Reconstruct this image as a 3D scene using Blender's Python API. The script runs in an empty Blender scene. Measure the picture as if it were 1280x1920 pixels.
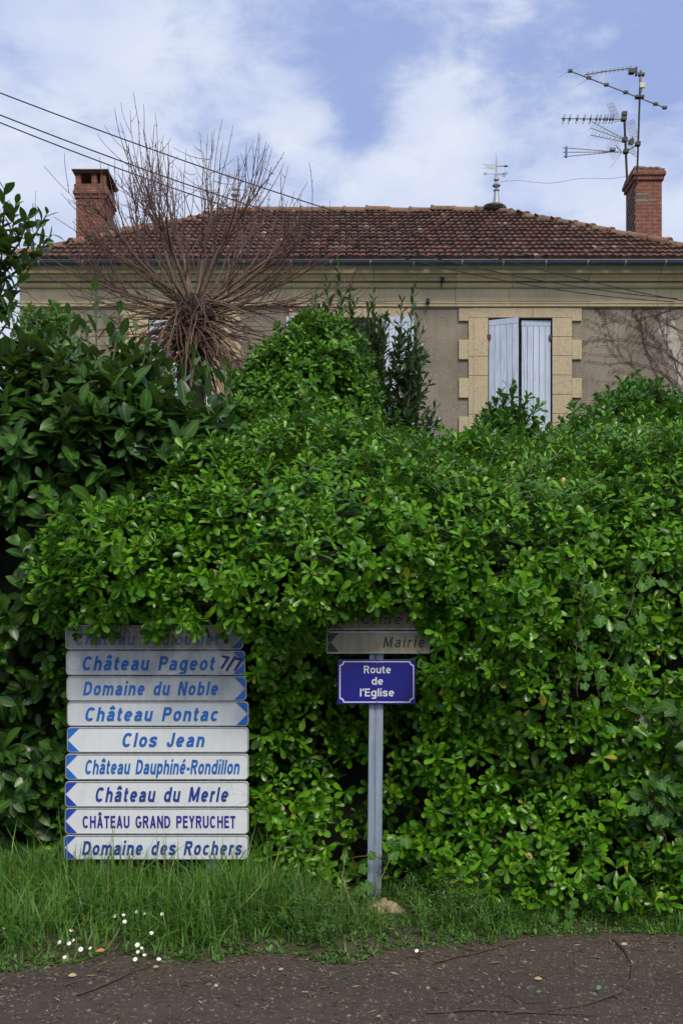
import bpy, math
import numpy as np
from mathutils import Vector

S = bpy.context.scene
C = S.collection
R = np.random.default_rng(7)

# ------------------------------------------------------------------ camera, sky, sun, exposure
F = 1866.7          # focal length in pixels of the 1280 x 1920 photograph
EYE = 1.6
HOR = 1194.0        # row of the horizon


def P(px, py, Y):
    """point at depth Y seen at a pixel of the photograph"""
    return ((px - 640.0) / F * Y, Y, EYE + (HOR - py) / F * Y)


def PX(px, Y):
    return (px - 640.0) / F * Y


def PZ(py, Y):
    return EYE + (HOR - py) / F * Y


cam = bpy.data.cameras.new('camera')
cam.sensor_fit = 'VERTICAL'
cam.sensor_height = 36.0
cam.sensor_width = 24.0
cam.lens = 35.0
cam.shift_y = (HOR - 960.0) / 1920.0
cam.clip_start = 0.1
cam.clip_end = 2000
cob = bpy.data.objects.new('camera', cam)
C.objects.link(cob)
cob.location = (0, 0, EYE)
cob.rotation_euler = (math.pi / 2, 0, 0)
S.camera = cob

SUN_EL, SUN_AZ = math.radians(49), math.radians(158)   # azimuth from +Y clockwise: behind the camera
world = bpy.data.worlds.new('World')
S.world = world
world.use_nodes = True


class NT:
    def __init__(self, tree):
        self.t = tree
        self.n = tree.nodes
        self.l = tree.links

    def node(self, typ, **kw):
        nd = self.n.new(typ)
        for k, v in kw.items():
            setattr(nd, k, v)
        return nd

    def link(self, a, b):
        self.l.new(a, b)

    def set(self, sock, v):
        if hasattr(v, 'is_output') or isinstance(v, bpy.types.NodeSocket):
            self.l.new(v, sock)
        else:
            if sock.type == 'RGBA' and len(v) == 3:
                v = (*v, 1.0)
            sock.default_value = v

    def math(self, op, a, b=None, c=None, clamp=False):
        nd = self.node('ShaderNodeMath', operation=op, use_clamp=clamp)
        for i, v in enumerate((a, b, c)):
            if v is not None:
                self.set(nd.inputs[i], v)
        return nd.outputs[0]

    def mix(self, f, a, b, blend='MIX'):
        nd = self.node('ShaderNodeMix', data_type='RGBA', blend_type=blend)
        self.set(nd.inputs['Factor'], f)
        self.set(nd.inputs[6], a)
        self.set(nd.inputs[7], b)
        return nd.outputs[2]

    def rng(self, v, a, b, c=0.0, d=1.0, smooth=False):
        nd = self.node('ShaderNodeMapRange')
        if smooth:
            nd.interpolation_type = 'SMOOTHSTEP'
        self.set(nd.inputs[0], v)
        for i, x in enumerate((a, b, c, d)):
            nd.inputs[i + 1].default_value = x
        return nd.outputs[0]

    def noise(self, vec, scale, detail=4, rough=0.55, dist=0.0):
        nd = self.node('ShaderNodeTexNoise')
        if vec is not None:
            self.set(nd.inputs['Vector'], vec)
        nd.inputs['Scale'].default_value = scale
        nd.inputs['Detail'].default_value = detail
        nd.inputs['Roughness'].default_value = rough
        nd.inputs['Distortion'].default_value = dist
        return nd.outputs['Fac']

    def voro(self, vec, scale, feature='F1', out='Distance', rand=1.0):
        nd = self.node('ShaderNodeTexVoronoi', feature=feature)
        if vec is not None:
            self.set(nd.inputs['Vector'], vec)
        nd.inputs['Scale'].default_value = scale
        nd.inputs['Randomness'].default_value = rand
        return nd.outputs[out]

    def mapping(self, vec, scale=(1, 1, 1), loc=(0, 0, 0), rot=(0, 0, 0)):
        nd = self.node('ShaderNodeMapping')
        self.set(nd.inputs['Vector'], vec)
        nd.inputs['Scale'].default_value = scale
        nd.inputs['Location'].default_value = loc
        nd.inputs['Rotation'].default_value = rot
        return nd.outputs[0]

    def ramp(self, f, stops):
        nd = self.node('ShaderNodeValToRGB')
        cr = nd.color_ramp
        while len(cr.elements) < len(stops):
            cr.elements.new(0.5)
        for e, (p, c) in zip(cr.elements, stops):
            e.position = p
            e.color = (*c, 1.0) if len(c) == 3 else c
        self.set(nd.inputs[0], f)
        return nd.outputs[0]


w = NT(world.node_tree)
for nd in list(w.n):
    w.n.remove(nd)
out = w.node('ShaderNodeOutputWorld')
bg = w.node('ShaderNodeBackground')
sky = w.node('ShaderNodeTexSky', sky_type='NISHITA')
sky.sun_disc = False
sky.sun_elevation = SUN_EL
sky.sun_rotation = SUN_AZ
sky.air_density = 1.0
sky.dust_density = 0.6
sky.ozone_density = 2.2
tc = w.node('ShaderNodeTexCoord')
d = tc.outputs['Generated']


def skydir(px, py):
    v = Vector(((px - 640) / F, 1.0, (HOR - py) / F))
    return tuple(v.normalized())


# clouds live on the sky dome: fractal cover, thinned round a few blue openings
dn = w.mapping(d, scale=(1.0, 1.0, 1.5), loc=(0.31, 0.0, 0.12))
n1 = w.noise(dn, 5.5, 9, 0.60, 0.35)
n2 = w.noise(w.mapping(d, scale=(1, 1, 2.2), loc=(2.3, 1.1, 0.4)), 14.0, 8, 0.66, 0.3)
cover = w.math('ADD', w.math('MULTIPLY', n1, 0.62), w.math('MULTIPLY', n2, 0.38))
for (px, py, rad, amt) in ((665, 165, 0.085, 0.20), (1140, 70, 0.13, 0.19), (850, 120, 0.10, 0.10), (20, 130, 0.05, 0.12),
                           (1280, 170, 0.09, 0.13), (150, 250, 0.08, 0.07), (690, 235, 0.05, 0.10), (700, 30, 0.06, 0.06), (480, 290, 0.06, 0.05)):
    dot = w.node('ShaderNodeVectorMath', operation='DISTANCE')
    w.link(d, dot.inputs[0])
    dot.inputs[1].default_value = skydir(px, py)
    f = w.rng(dot.outputs['Value'], 0.0, rad, amt, 0.0, True)
    cover = w.math('SUBTRACT', cover, f)
for (px, py, rad, amt) in ((560, 220, 0.05, 0.07), (850, 190, 0.07, 0.09), (250, 60, 0.16, 0.07), (1100, 330, 0.16, 0.08), (150, 330, 0.2, 0.05), (1130, 75, 0.022, 0.07), (960, 20, 0.03, 0.08), (600, 300, 0.1, 0.08), (780, 300, 0.1, 0.07)):
    dot = w.node('ShaderNodeVectorMath', operation='DISTANCE')
    w.link(d, dot.inputs[0])
    dot.inputs[1].default_value = skydir(px, py)
    cover = w.math('ADD', cover, w.rng(dot.outputs['Value'], 0.0, rad, amt, 0.0, True))
sep = w.node('ShaderNodeSeparateXYZ')
w.link(d, sep.inputs[0])
low = w.rng(sep.outputs[2], 0.28, 0.50, 0.05, 0.0, True)
cover = w.math('ADD', cover, low)
cover = w.math('ADD', cover, w.rng(sep.outputs[1], 0.3, -0.3, 0.0, 0.07, True))  # extra out-of-view cloud behind the camera, added to light the house front
mask = w.rng(cover, 0.34, 0.60, 0.10, 0.97, True)
shade = w.noise(w.mapping(d, scale=(1, 1, 1.8), loc=(0.3, 3.1, 1.4)), 7.0, 5, 0.5)
ccol = w.mix(w.rng(shade, 0.35, 0.7), (6.2, 7.0, 9.4), (8.3, 8.9, 10.1))
blue = w.mix(0.8, sky.outputs[0], (3.5, 4.75, 8.7))
col = w.mix(mask, blue, ccol)
w.link(col, bg.inputs[0])
bg.inputs[1].default_value = 0.075
w.link(bg.outputs[0], out.inputs[0])

sl = bpy.data.lights.new('sun', 'SUN')
sl.energy = 2.9
sl.angle = math.radians(20)
sl.color = (1.0, 0.92, 0.78)
so = bpy.data.objects.new('sun', sl)
C.objects.link(so)
sdir = Vector((math.sin(SUN_AZ) * math.cos(SUN_EL), math.cos(SUN_AZ) * math.cos(SUN_EL), math.sin(SUN_EL)))
so.rotation_euler = sdir.to_track_quat('Z', 'Y').to_euler()
so.location = sdir * 60

S.view_settings.view_transform = 'Standard'
S.view_settings.look = 'None'
S.view_settings.gamma = 1
S.view_settings.exposure = 0.35
S.render.engine = 'CYCLES'
S.cycles.max_bounces = 6
S.cycles.use_denoising = True


# ------------------------------------------------------------------ materials
def mat(name):
    m = bpy.data.materials.new(name)
    m.use_nodes = True
    t = NT(m.node_tree)
    for nd in list(t.n):
        t.n.remove(nd)
    o = t.node('ShaderNodeOutputMaterial')
    b = t.node('ShaderNodeBsdfPrincipled')
    t.link(b.outputs[0], o.inputs[0])
    t.o, t.b = o, b
    return m, t


def ocoord(t):
    return t.node('ShaderNodeTexCoord').outputs['Object']


def bump(t, h, strength=0.5, dist=0.01):
    nd = t.node('ShaderNodeBump')
    nd.inputs['Strength'].default_value = strength
    nd.inputs['Distance'].default_value = dist
    t.set(nd.inputs['Height'], h)
    t.link(nd.outputs[0], t.b.inputs['Normal'])


def leaf_mat(name, c_dark, c_mid, c_light, rough=0.32, trans=0.25, vein=0.35, yellow=0.0, spec=0.5):
    m, t = mat(name)
    g = t.node('ShaderNodeNewGeometry')
    rnd = g.outputs['Random Per Island']
    stops = [(0.0, c_dark), (0.5, c_mid), (0.97, c_light)]
    if yellow:
        stops = [(0.0, c_dark), (0.5, c_mid), (0.985 - yellow, c_light), (1.0 - yellow * 0.5, (0.30, 0.22, 0.03))]
    c = t.ramp(rnd, stops)
    n = t.noise(g.outputs['Position'], 2.0, 3)
    n8 = t.noise(g.outputs['Position'], 8.0, 2)
    c = t.mix(t.rng(n, 0.35, 0.7, 0.0, 0.35), c, c_light)
    c = t.mix(t.rng(n8, 0.50, 0.68, 0.0, 0.7, True), c, c_light)
    c = t.mix(t.rng(n8, 0.46, 0.30, 0.0, 0.5, True), c, c_dark)
    uv = t.node('ShaderNodeUVMap')
    sx = t.node('ShaderNodeSeparateXYZ')
    t.link(uv.outputs[0], sx.inputs[0])
    mid = t.math('ABSOLUTE', t.math('SUBTRACT', sx.outputs[0], 0.5))
    vm = t.rng(mid, 0.02, 0.07, vein, 0.0)
    c = t.mix(vm, c, tuple(min(1, x * 2.2 + 0.03) for x in c_light))
    back = t.mix(0.35, c, (0.12, 0.20, 0.07))
    c = t.mix(g.outputs['Backfacing'], c, back)
    t.link(c, t.b.inputs['Base Color'])
    rr = t.rng(t.noise(g.outputs['Position'], 40, 2), 0.3, 0.7, rough - 0.06, rough + 0.12)
    t.link(rr, t.b.inputs['Roughness'])
    t.b.inputs['Specular IOR Level'].default_value = spec
    tr = t.node('ShaderNodeBsdfTranslucent')
    t.link(t.mix(0.5, c, (0.16, 0.30, 0.02)), tr.inputs[0])
    mx = t.node('ShaderNodeMixShader')
    mx.inputs[0].default_value = trans
    t.link(t.b.outputs[0], mx.inputs[1])
    t.link(tr.outputs[0], mx.inputs[2])
    t.link(mx.outputs[0], t.o.inputs[0])
    return m


M = {}
M['pitto'] = leaf_mat('pittosporum_leaf', (0.010, 0.050, 0.003), (0.032, 0.116, 0.004), (0.105, 0.262, 0.008), 0.27, 0.16, 0.20, yellow=0.001, spec=0.24)
M['pitto_bush'] = leaf_mat('pittosporum_bush_leaf', (0.018, 0.070, 0.006), (0.045, 0.140, 0.010), (0.10, 0.235, 0.016), 0.28, 0.2, 0.2, spec=0.24)
M['pitto_far'] = leaf_mat('pittosporum_leaf_rear', (0.016, 0.062, 0.008), (0.030, 0.108, 0.012), (0.065, 0.175, 0.018), 0.28, 0.18, 0.22, spec=0.24)
M['laurel'] = leaf_mat('laurel_leaf', (0.011, 0.037, 0.007), (0.021, 0.064, 0.010), (0.050, 0.120, 0.017), 0.28, 0.13, 0.40, yellow=0.0, spec=0.26)
M['bay'] = leaf_mat('bay_leaf', (0.012, 0.034, 0.014), (0.020, 0.050, 0.019), (0.034, 0.075, 0.024), 0.34, 0.12, 0.3)
M['vine'] = leaf_mat('vine_leaf', (0.024, 0.080, 0.010), (0.036, 0.110, 0.014), (0.058, 0.15, 0.020), 0.5, 0.25, 0.3, spec=0.2)
M['grass'] = leaf_mat('grass_blade', (0.026, 0.090, 0.012), (0.055, 0.165, 0.018), (0.115, 0.260, 0.030), 0.42, 0.3, 0.1, yellow=0.03, spec=0.22)
M['weed'] = leaf_mat('weed_leaf', (0.035, 0.10, 0.018), (0.055, 0.14, 0.024), (0.085, 0.19, 0.03), 0.5, 0.3, 0.15)


def simple(name, c, rough=0.6, metal=0.0, var=0.25, scale=20, bstr=0.0, c2=None):
    m, t = mat(name)
    co = ocoord(t)
    n = t.noise(co, scale, 5, 0.6)
    c2 = c2 or tuple(x * (1 - var) for x in c)
    t.link(t.mix(t.rng(n, 0.35, 0.68), c, c2), t.b.inputs['Base Color'])
    t.b.inputs['Roughness'].default_value = rough
    t.b.inputs['Metallic'].default_value = metal
    if bstr:
        bump(t, n, bstr, 0.01)
    return m


M['bark'] = simple('grey_brown_bark', (0.034, 0.026, 0.020), 0.95, 0, 0.7, 22, 1.0)
M['limb'] = simple('tan_branch_bark', (0.15, 0.10, 0.065), 0.8, 0, 0.45, 30, 0.3)
M['twig'] = simple('red_brown_twig', (0.095, 0.028, 0.022), 0.6, 0, 0.4, 12, 0, (0.070, 0.045, 0.030))
M['sprout'] = simple('brown_sprout', (0.15, 0.09, 0.055), 0.75, 0, 0.5, 12, 0)
M['inner'] = simple('hedge_shade_core', (0.012, 0.014, 0.007), 0.95, 0, 0.6, 12, 0)  # near-black colour stands in for deep shade between the leaves
M['stem'] = simple('green_brown_stem', (0.075, 0.085, 0.03), 0.7, 0, 0.4, 20, 0)
M['baystem'] = simple('brown_bay_stem', (0.09, 0.055, 0.03), 0.7, 0, 0.4, 20, 0)
M['straw'] = simple('dry_straw', (0.36, 0.28, 0.15), 0.8, 0, 0.4, 20, 0)
M['creeper'] = simple('dark_creeper_stem', (0.075, 0.04, 0.035), 0.85, 0, 0.4, 20, 0)
M['drytwig'] = simple('dead_twig', (0.075, 0.05, 0.034), 0.9, 0, 0.5, 20, 0.3)
M['cable'] = simple('black_cable', (0.012, 0.012, 0.013), 0.6, 0, 0.1, 5, 0)
M['iron'] = simple('black_iron', (0.018, 0.018, 0.02), 0.5, 0.3, 0.3, 30, 0)
M['zinc'] = simple('weathered_zinc_gutter', (0.085, 0.10, 0.13), 0.42, 0.5, 0.25, 6, 0)
M['zinc_light'] = simple('pale_zinc', (0.36, 0.38, 0.42), 0.5, 0.35, 0.3, 15, 0)
M['mast'] = simple('rusted_mast', (0.05, 0.035, 0.03), 0.7, 0.4, 0.5, 12, 0)
M['alu'] = simple('dull_aluminium', (0.34, 0.33, 0.30), 0.5, 0.6, 0.5, 25, 0)
M['bluecap'] = simple('blue_plastic', (0.02, 0.13, 0.32), 0.5, 0, 0.2, 10, 0)
M['cream_box'] = simple('cream_plastic', (0.55, 0.50, 0.38), 0.6, 0, 0.2, 20, 0)
M['glass'] = simple('dim_window_glass', (0.03, 0.035, 0.04), 0.08, 0, 0.3, 2, 0)
M['frame'] = simple('grey_blue_window_paint', (0.36, 0.40, 0.48), 0.6, 0, 0.2, 15, 0)
M['dark'] = simple('dark_interior', (0.015, 0.014, 0.013), 0.9, 0, 0.3, 3, 0)
M['hinge'] = simple('rusty_hinge', (0.14, 0.05, 0.03), 0.8, 0.3, 0.5, 40, 0)
M['petal'] = simple('white_petal', (0.78, 0.78, 0.74), 0.6, 0, 0.06, 60, 0)
M['yolk'] = simple('yellow_flower_centre', (0.65, 0.42, 0.03), 0.7, 0, 0.2, 60, 0)
M['dead_orange'] = simple('orange_dead_leaf', (0.36, 0.14, 0.035), 0.6, 0, 0.4, 40, 0)
M['dead_tan'] = simple('tan_dead_leaf', (0.42, 0.30, 0.15), 0.7, 0, 0.4, 40, 0)
M['greenleaf'] = simple('fresh_fallen_leaf', (0.10, 0.20, 0.06), 0.5, 0, 0.3, 40, 0)
M['lead'] = simple('grey_lead_flashing', (0.17, 0.165, 0.16), 0.7, 0.2, 0.5, 12, 0.5)
M['limestone'] = simple('mossy_limestone', (0.38, 0.29, 0.18), 0.9, 0, 0.6, 16, 1.0, (0.10, 0.085, 0.045))

# roughcast wall
m, t = mat('grey_roughcast')
co = ocoord(t)
big = t.noise(co, 0.9, 5, 0.6)
fine = t.noise(co, 55, 3, 0.7)
c = t.mix(t.rng(big, 0.35, 0.68), (0.34, 0.293, 0.232), (0.185, 0.156, 0.120))
c = t.mix(t.rng(fine, 0.35, 0.65, 0.0, 0.55), c, (0.12, 0.10, 0.08))
pv = t.node('ShaderNodeTexVoronoi')
t.link(co, pv.inputs['Vector'])
pv.inputs['Scale'].default_value = 38
rc = t.node('ShaderNodeSeparateColor')
t.link(pv.outputs['Color'], rc.inputs[0])
peb = t.math('MULTIPLY', t.rng(pv.outputs['Distance'], 0.25, 0.42, 1, 0), t.math('GREATER_THAN', rc.outputs[0], 0.83))
zz = t.node('ShaderNodeSeparateXYZ')
t.link(co, zz.inputs[0])
peb = t.math('MULTIPLY', peb, t.rng(zz.outputs[2], 7.2, 5.6, 0.15, 1.0))
c = t.mix(peb, c, (0.46, 0.42, 0.37))
streak = t.noise(t.mapping(co, scale=(5, 5, 0.35)), 1.2, 4)
c = t.mix(t.rng(streak, 0.48, 0.72, 0, 0.55), c, (0.13, 0.112, 0.09))
t.link(c, t.b.inputs['Base Color'])
t.b.inputs['Roughness'].default_value = 0.95
bump(t, t.math('ADD', fine, t.math('MULTIPLY', peb, 0.8)), 0.9, 0.02)
M['roughcast'] = m


def stone(name, a, b_, pit, pscale=26, pamt=0.55):
    m, t = mat(name)
    co = ocoord(t)
    big = t.noise(co, 1.6, 4, 0.6)
    c = t.mix(t.rng(big, 0.32, 0.68), a, b_)
    gi = t.node('ShaderNodeNewGeometry')
    c = t.mix(t.math('MULTIPLY', gi.outputs['Random Per Island'], 0.55), c, tuple(x * k_ for x, k_ in zip(a, (0.72, 0.74, 0.80))))
    pn = t.noise(co, pscale, 5, 0.68, 0.8)
    pm = t.rng(pn, 0.50, 0.66, 0, pamt)
    c = t.mix(pm, c, pit)
    st = t.noise(t.mapping(co, scale=(4, 4, 0.5)), 1.4, 4)
    c = t.mix(t.rng(st, 0.5, 0.75, 0, 0.35), c, tuple(x * 0.55 for x in a))
    t.link(c, t.b.inputs['Base Color'])
    t.b.inputs['Roughness'].default_value = 0.92
    bump(t, t.math('MULTIPLY', pn, -1.0), 0.55, 0.015)
    return m


M['ochre'] = stone('ochre_limestone', (0.47, 0.38, 0.25), (0.41, 0.34, 0.235), (0.25, 0.175, 0.09), 24, 0.7)
M['cream'] = stone('cream_limestone', (0.66, 0.53, 0.335), (0.58, 0.475, 0.31), (0.40, 0.30, 0.18), 9, 0.35)

# roof tiles
m, t = mat('weathered_roof_tile')
g = t.node('ShaderNodeNewGeometry')
co = ocoord(t)
c = t.ramp(g.outputs['Random Per Island'], [(0.0, (0.030, 0.014, 0.011)), (0.35, (0.068, 0.023, 0.016)), (0.62, (0.095, 0.031, 0.020)), (0.85, (0.13, 0.046, 0.027)), (0.955, (0.12, 0.072, 0.048)), (1.0, (0.34, 0.25, 0.18))])
n = t.noise(co, 1.1, 5, 0.62)
c = t.mix(t.rng(n, 0.42, 0.7, 0, 0.75), c, (0.075, 0.040, 0.030))
n2 = t.noise(co, 16, 5, 0.7)
c = t.mix(t.rng(n2, 0.52, 0.66, 0, 0.65), c, (0.14, 0.125, 0.085))
n3 = t.noise(co, 9, 4, 0.7)
c = t.mix(t.rng(n3, 0.55, 0.7, 0, 0.7), c, (0.035, 0.032, 0.020))
t.link(c, t.b.inputs['Base Color'])
t.b.inputs['Roughness'].default_value = 0.9
bump(t, n2, 0.5, 0.01)
M['tile'] = m
m, t = mat('orange_ridge_tile')
g = t.node('ShaderNodeNewGeometry')
co = ocoord(t)
c = t.ramp(g.outputs['Random Per Island'], [(0.0, (0.11, 0.05, 0.032)), (0.5, (0.20, 0.07, 0.038)), (1.0, (0.25, 0.12, 0.07))])
n2 = t.noise(co, 7, 6, 0.7)
c = t.mix(t.rng(n2, 0.43, 0.58, 0, 0.85), c, (0.16, 0.135, 0.085))
n3 = t.noise(co, 14, 4, 0.7)
c = t.mix(t.rng(n3, 0.55, 0.7, 0, 0.8), c, (0.05, 0.045, 0.03))
t.link(c, t.b.inputs['Base Color'])
t.b.inputs['Roughness'].default_value = 0.9
bump(t, n2, 0.6, 0.02)
M['ridge'] = m

# chimney brick (UV in metres)
m, t = mat('red_chimney_brick')
uv = t.node('ShaderNodeUVMap').outputs[0]
co = ocoord(t)
bt = t.node('ShaderNodeTexBrick')
wob = t.node('ShaderNodeVectorMath', operation='ADD')
nz = t.node('ShaderNodeTexNoise')
nz.inputs['Scale'].default_value = 9
t.link(co, nz.inputs['Vector'])
sc_ = t.node('ShaderNodeVectorMath', operation='SCALE')
t.link(nz.outputs['Color'], sc_.inputs[0])
sc_.inputs['Scale'].default_value = 0.012
t.link(uv, wob.inputs[0])
t.link(sc_.outputs[0], wob.inputs[1])
t.link(wob.outputs[0], bt.inputs['Vector'])
bt.inputs['Scale'].default_value = 1
bt.inputs['Brick Width'].default_value = 0.225
bt.inputs['Row Height'].default_value = 0.077
bt.inputs['Mortar Size'].default_value = 0.008
bt.inputs['Mortar Smooth'].default_value = 0.2
bt.inputs['Bias'].default_value = -0.1
bt.inputs['Color1'].default_value = (0.20, 0.054, 0.033, 1)
bt.inputs['Color2'].default_value = (0.17, 0.048, 0.032, 1)
bt.inputs['Mortar'].default_value = (0.24, 0.17, 0.13, 1)
c = t.mix(t.rng(t.noise(co, 7, 5, 0.65), 0.40, 0.66, 0, 0.75), bt.outputs['Color'], (0.075, 0.042, 0.032))
t.link(c, t.b.inputs['Base Color'])
t.b.inputs['Roughness'].default_value = 0.9
bump(t, t.math('SUBTRACT', t.math('MULTIPLY', t.noise(co, 45, 3), 0.3), bt.outputs['Fac']), 0.7, 0.012)
M['brick'] = m

# shutter paint
m, t = mat('peeling_lavender_paint')
co = ocoord(t)
g = t.node('ShaderNodeNewGeometry')
grain = t.noise(t.mapping(co, scale=(40, 40, 1.6)), 1.5, 5, 0.6)
c = t.mix(g.outputs['Random Per Island'], (0.37, 0.44, 0.57), (0.47, 0.535, 0.66))
c = t.mix(t.rng(grain, 0.48, 0.68, 0, 0.75), c, (0.24, 0.27, 0.34))
kn = t.voro(t.mapping(co, scale=(1, 1, 0.8)), 6.5)
c = t.mix(t.rng(kn, 0.045, 0.085, 0.8, 0), c, (0.13, 0.12, 0.14))
t.link(c, t.b.inputs['Base Color'])
t.b.inputs['Roughness'].default_value = 0.7
bump(t, grain, 0.3, 0.004)
M['shutter'] = m


def sign_face(name, a, b_, dirt, damt, crack=0.0):
    m, t = mat(name)
    co = ocoord(t)
    n = t.noise(t.mapping(co, scale=(1.3, 1.3, 2.2)), 4, 6, 0.65)
    c = t.mix(t.rng(n, 0.3, 0.7), a, b_)
    s = t.noise(t.mapping(co, scale=(22, 22, 2.5)), 1.0, 5, 0.65)
    c = t.mix(t.rng(s, 0.45, 0.72, 0, damt), c, dirt)
    sp = t.noise(co, 60, 3, 0.7)
    c = t.mix(t.rng(sp, 0.62, 0.75, 0, damt), c, dirt)
    if crack:
        v = t.voro(t.mapping(co, scale=(1, 1, 2.0)), 7, 'DISTANCE_TO_EDGE')
        gate = t.rng(t.noise(co, 3.0, 2), 0.46, 0.58)
        c = t.mix(t.math('MULTIPLY', t.rng(v, 0.004, 0.012, crack, 0), gate), c, (0.25, 0.26, 0.28))
    t.link(c, t.b.inputs['Base Color'])
    t.b.inputs['Roughness'].default_value = 0.45
    return m


M['sign_white'] = sign_face('white_sign_face', (0.60, 0.63, 0.66), (0.52, 0.55, 0.58), (0.30, 0.31, 0.29), 0.16)
M['sign_cracked'] = sign_face('crazed_sign_face', (0.61, 0.63, 0.65), (0.53, 0.56, 0.58), (0.30, 0.31, 0.29), 0.18, 0.6)
M['sign_grey'] = sign_face('greyed_sign_face', (0.42, 0.45, 0.48), (0.34, 0.37, 0.40), (0.20, 0.20, 0.18), 0.45)
M['sign_dirty'] = sign_face('dirty_grey_sign_face', (0.29, 0.30, 0.30), (0.22, 0.22, 0.21), (0.10, 0.10, 0.08), 0.7)
M['sign_beige'] = sign_face('algae_stained_sign_face', (0.33, 0.30, 0.22), (0.25, 0.225, 0.15), (0.12, 0.11, 0.06), 0.6)
M['sign_brown'] = sign_face('brown_stained_sign_face', (0.20, 0.165, 0.11), (0.15, 0.125, 0.08), (0.07, 0.06, 0.035), 0.7)
M['edge'] = simple('pale_metal_sign_edge', (0.42, 0.43, 0.44), 0.45, 0.5, 0.4, 30, 0)
M['arrow_blue'] = simple('sky_blue_arrow_film', (0.012, 0.115, 0.50), 0.4, 0, 0.2, 30, 0)
M['arrow_deep'] = simple('deep_blue_arrow_film', (0.012, 0.05, 0.36), 0.4, 0, 0.2, 30, 0)
M['txt_blue'] = simple('mid_blue_lettering', (0.003, 0.105, 0.42), 0.6, 0, 0.25, 40, 0)
M['txt_faded'] = simple('flaking_blue_lettering', (0.015, 0.085, 0.25), 0.5, 0, 0.6, 60, 0, (0.12, 0.15, 0.20))
M['txt_deep'] = simple('dark_blue_lettering', (0.004, 0.036, 0.25), 0.6, 0, 0.25, 40, 0)
M['txt_violet'] = simple('violet_lettering', (0.026, 0.010, 0.24), 0.6, 0, 0.25, 40, 0)
M['txt_black'] = simple('black_lettering', (0.012, 0.011, 0.010), 0.5, 0, 0.3, 40, 0, (0.05, 0.045, 0.035))
M['disc'] = simple('pale_sticker', (0.46, 0.49, 0.50), 0.5, 0, 0.1, 40, 0)
M['plate_blue'] = simple('ultramarine_enamel', (0.005, 0.006, 0.20), 0.35, 0, 0.12, 6, 0)
M['plate_white'] = simple('white_enamel', (0.62, 0.63, 0.68), 0.35, 0, 0.1, 30, 0)

m, t = mat('galvanised_post')
co = ocoord(t)
v = t.noise(t.mapping(co, scale=(30, 30, 1.5)), 1.5, 5, 0.65)
c = t.mix(t.rng(v, 0.3, 0.7), (0.30, 0.36, 0.45), (0.19, 0.235, 0.31))
c = t.mix(t.rng(t.noise(co, 35, 4, 0.7), 0.56, 0.72, 0, 0.6), c, (0.42, 0.46, 0.52))
t.link(c, t.b.inputs['Base Color'])
t.b.inputs['Roughness'].default_value = 0.55
t.b.inputs['Metallic'].default_value = 0.35
M['galv'] = m

# ground sheets
m, t = mat('gravelly_roadside')
co = ocoord(t)
pv = t.node('ShaderNodeTexVoronoi')
t.link(co, pv.inputs['Vector'])
pv.inputs['Scale'].default_value = 120
pc = t.node('ShaderNodeSeparateColor')
t.link(pv.outputs['Color'], pc.inputs[0])
c = t.ramp(pc.outputs[0], [(0.0, (0.034, 0.030, 0.027)), (0.5, (0.060, 0.052, 0.046)), (0.8, (0.076, 0.062, 0.050)), (0.97, (0.095, 0.084, 0.074)), (1.0, (0.13, 0.115, 0.10))])
c = t.mix(t.rng(pv.outputs['Distance'], 0.25, 0.6, 0, 0.8), c, (0.022, 0.017, 0.014))
dirt = t.noise(t.mapping(co, scale=(1, 1.8, 1)), 1.6, 6, 0.66, 0.5)
c = t.mix(t.rng(dirt, 0.40, 0.60, 0.15, 0.88), c, (0.062, 0.045, 0.030))
deb = t.noise(t.mapping(co, scale=(1, 2.5, 1)), 9, 6, 0.75, 1.2)
big = t.noise(t.mapping(co, scale=(0.6, 1.6, 1), loc=(3, 1, 0)), 1.1, 4, 0.6)
c = t.mix(t.rng(big, 0.42, 0.62, 0.0, 0.6), c, (0.036, 0.027, 0.019))
c = t.mix(t.rng(deb, 0.52, 0.62, 0, 0.85), c, (0.028, 0.018, 0.011))
sy = t.node('ShaderNodeSeparateXYZ')
t.link(co, sy.inputs[0])
edge = t.math('ADD', sy.outputs[1], t.math('MULTIPLY', t.math('SUBTRACT', dirt, 0.5), 0.9))
c = t.mix(t.rng(edge, 4.55, 4.95, 0, 0.8, True), c, (0.060, 0.045, 0.030))
t.link(c, t.b.inputs['Base Color'])
t.b.inputs['Roughness'].default_value = 0.92
bump(t, t.math('ADD', t.math('MULTIPLY', pv.outputs['Distance'], -0.6), t.noise(co, 160, 3)), 0.9, 0.008)
M['road'] = m
m, t = mat('verge_soil')
co = ocoord(t)
n = t.noise(co, 5, 6, 0.65)
c = t.mix(t.rng(n, 0.35, 0.65), (0.045, 0.034, 0.020), (0.022, 0.030, 0.012))
c = t.mix(t.rng(t.noise(co, 60, 4, 0.7), 0.5, 0.65, 0, 0.7), c, (0.10, 0.075, 0.045))
t.link(c, t.b.inputs['Base Color'])
t.b.inputs['Roughness'].default_value = 0.95
bump(t, t.noise(co, 40, 4), 0.8, 0.02)
M['soil'] = m
M['lawn'] = simple('garden_lawn', (0.035, 0.075, 0.018), 0.95, 0, 0.5, 4, 0.4)
M['pebble'] = None
m, t = mat('loose_pebble')
g = t.node('ShaderNodeNewGeometry')
t.link(t.ramp(g.outputs['Random Per Island'], [(0, (0.030, 0.026, 0.022)), (0.5, (0.065, 0.054, 0.045)), (0.9, (0.105, 0.088, 0.072)), (0.993, (0.14, 0.12, 0.10)), (1.0, (0.36, 0.33, 0.29))]), t.b.inputs['Base Color'])
t.b.inputs['Roughness'].default_value = 0.85
M['pebble'] = m
m, t = mat('dry_litter')
g = t.node('ShaderNodeNewGeometry')
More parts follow.
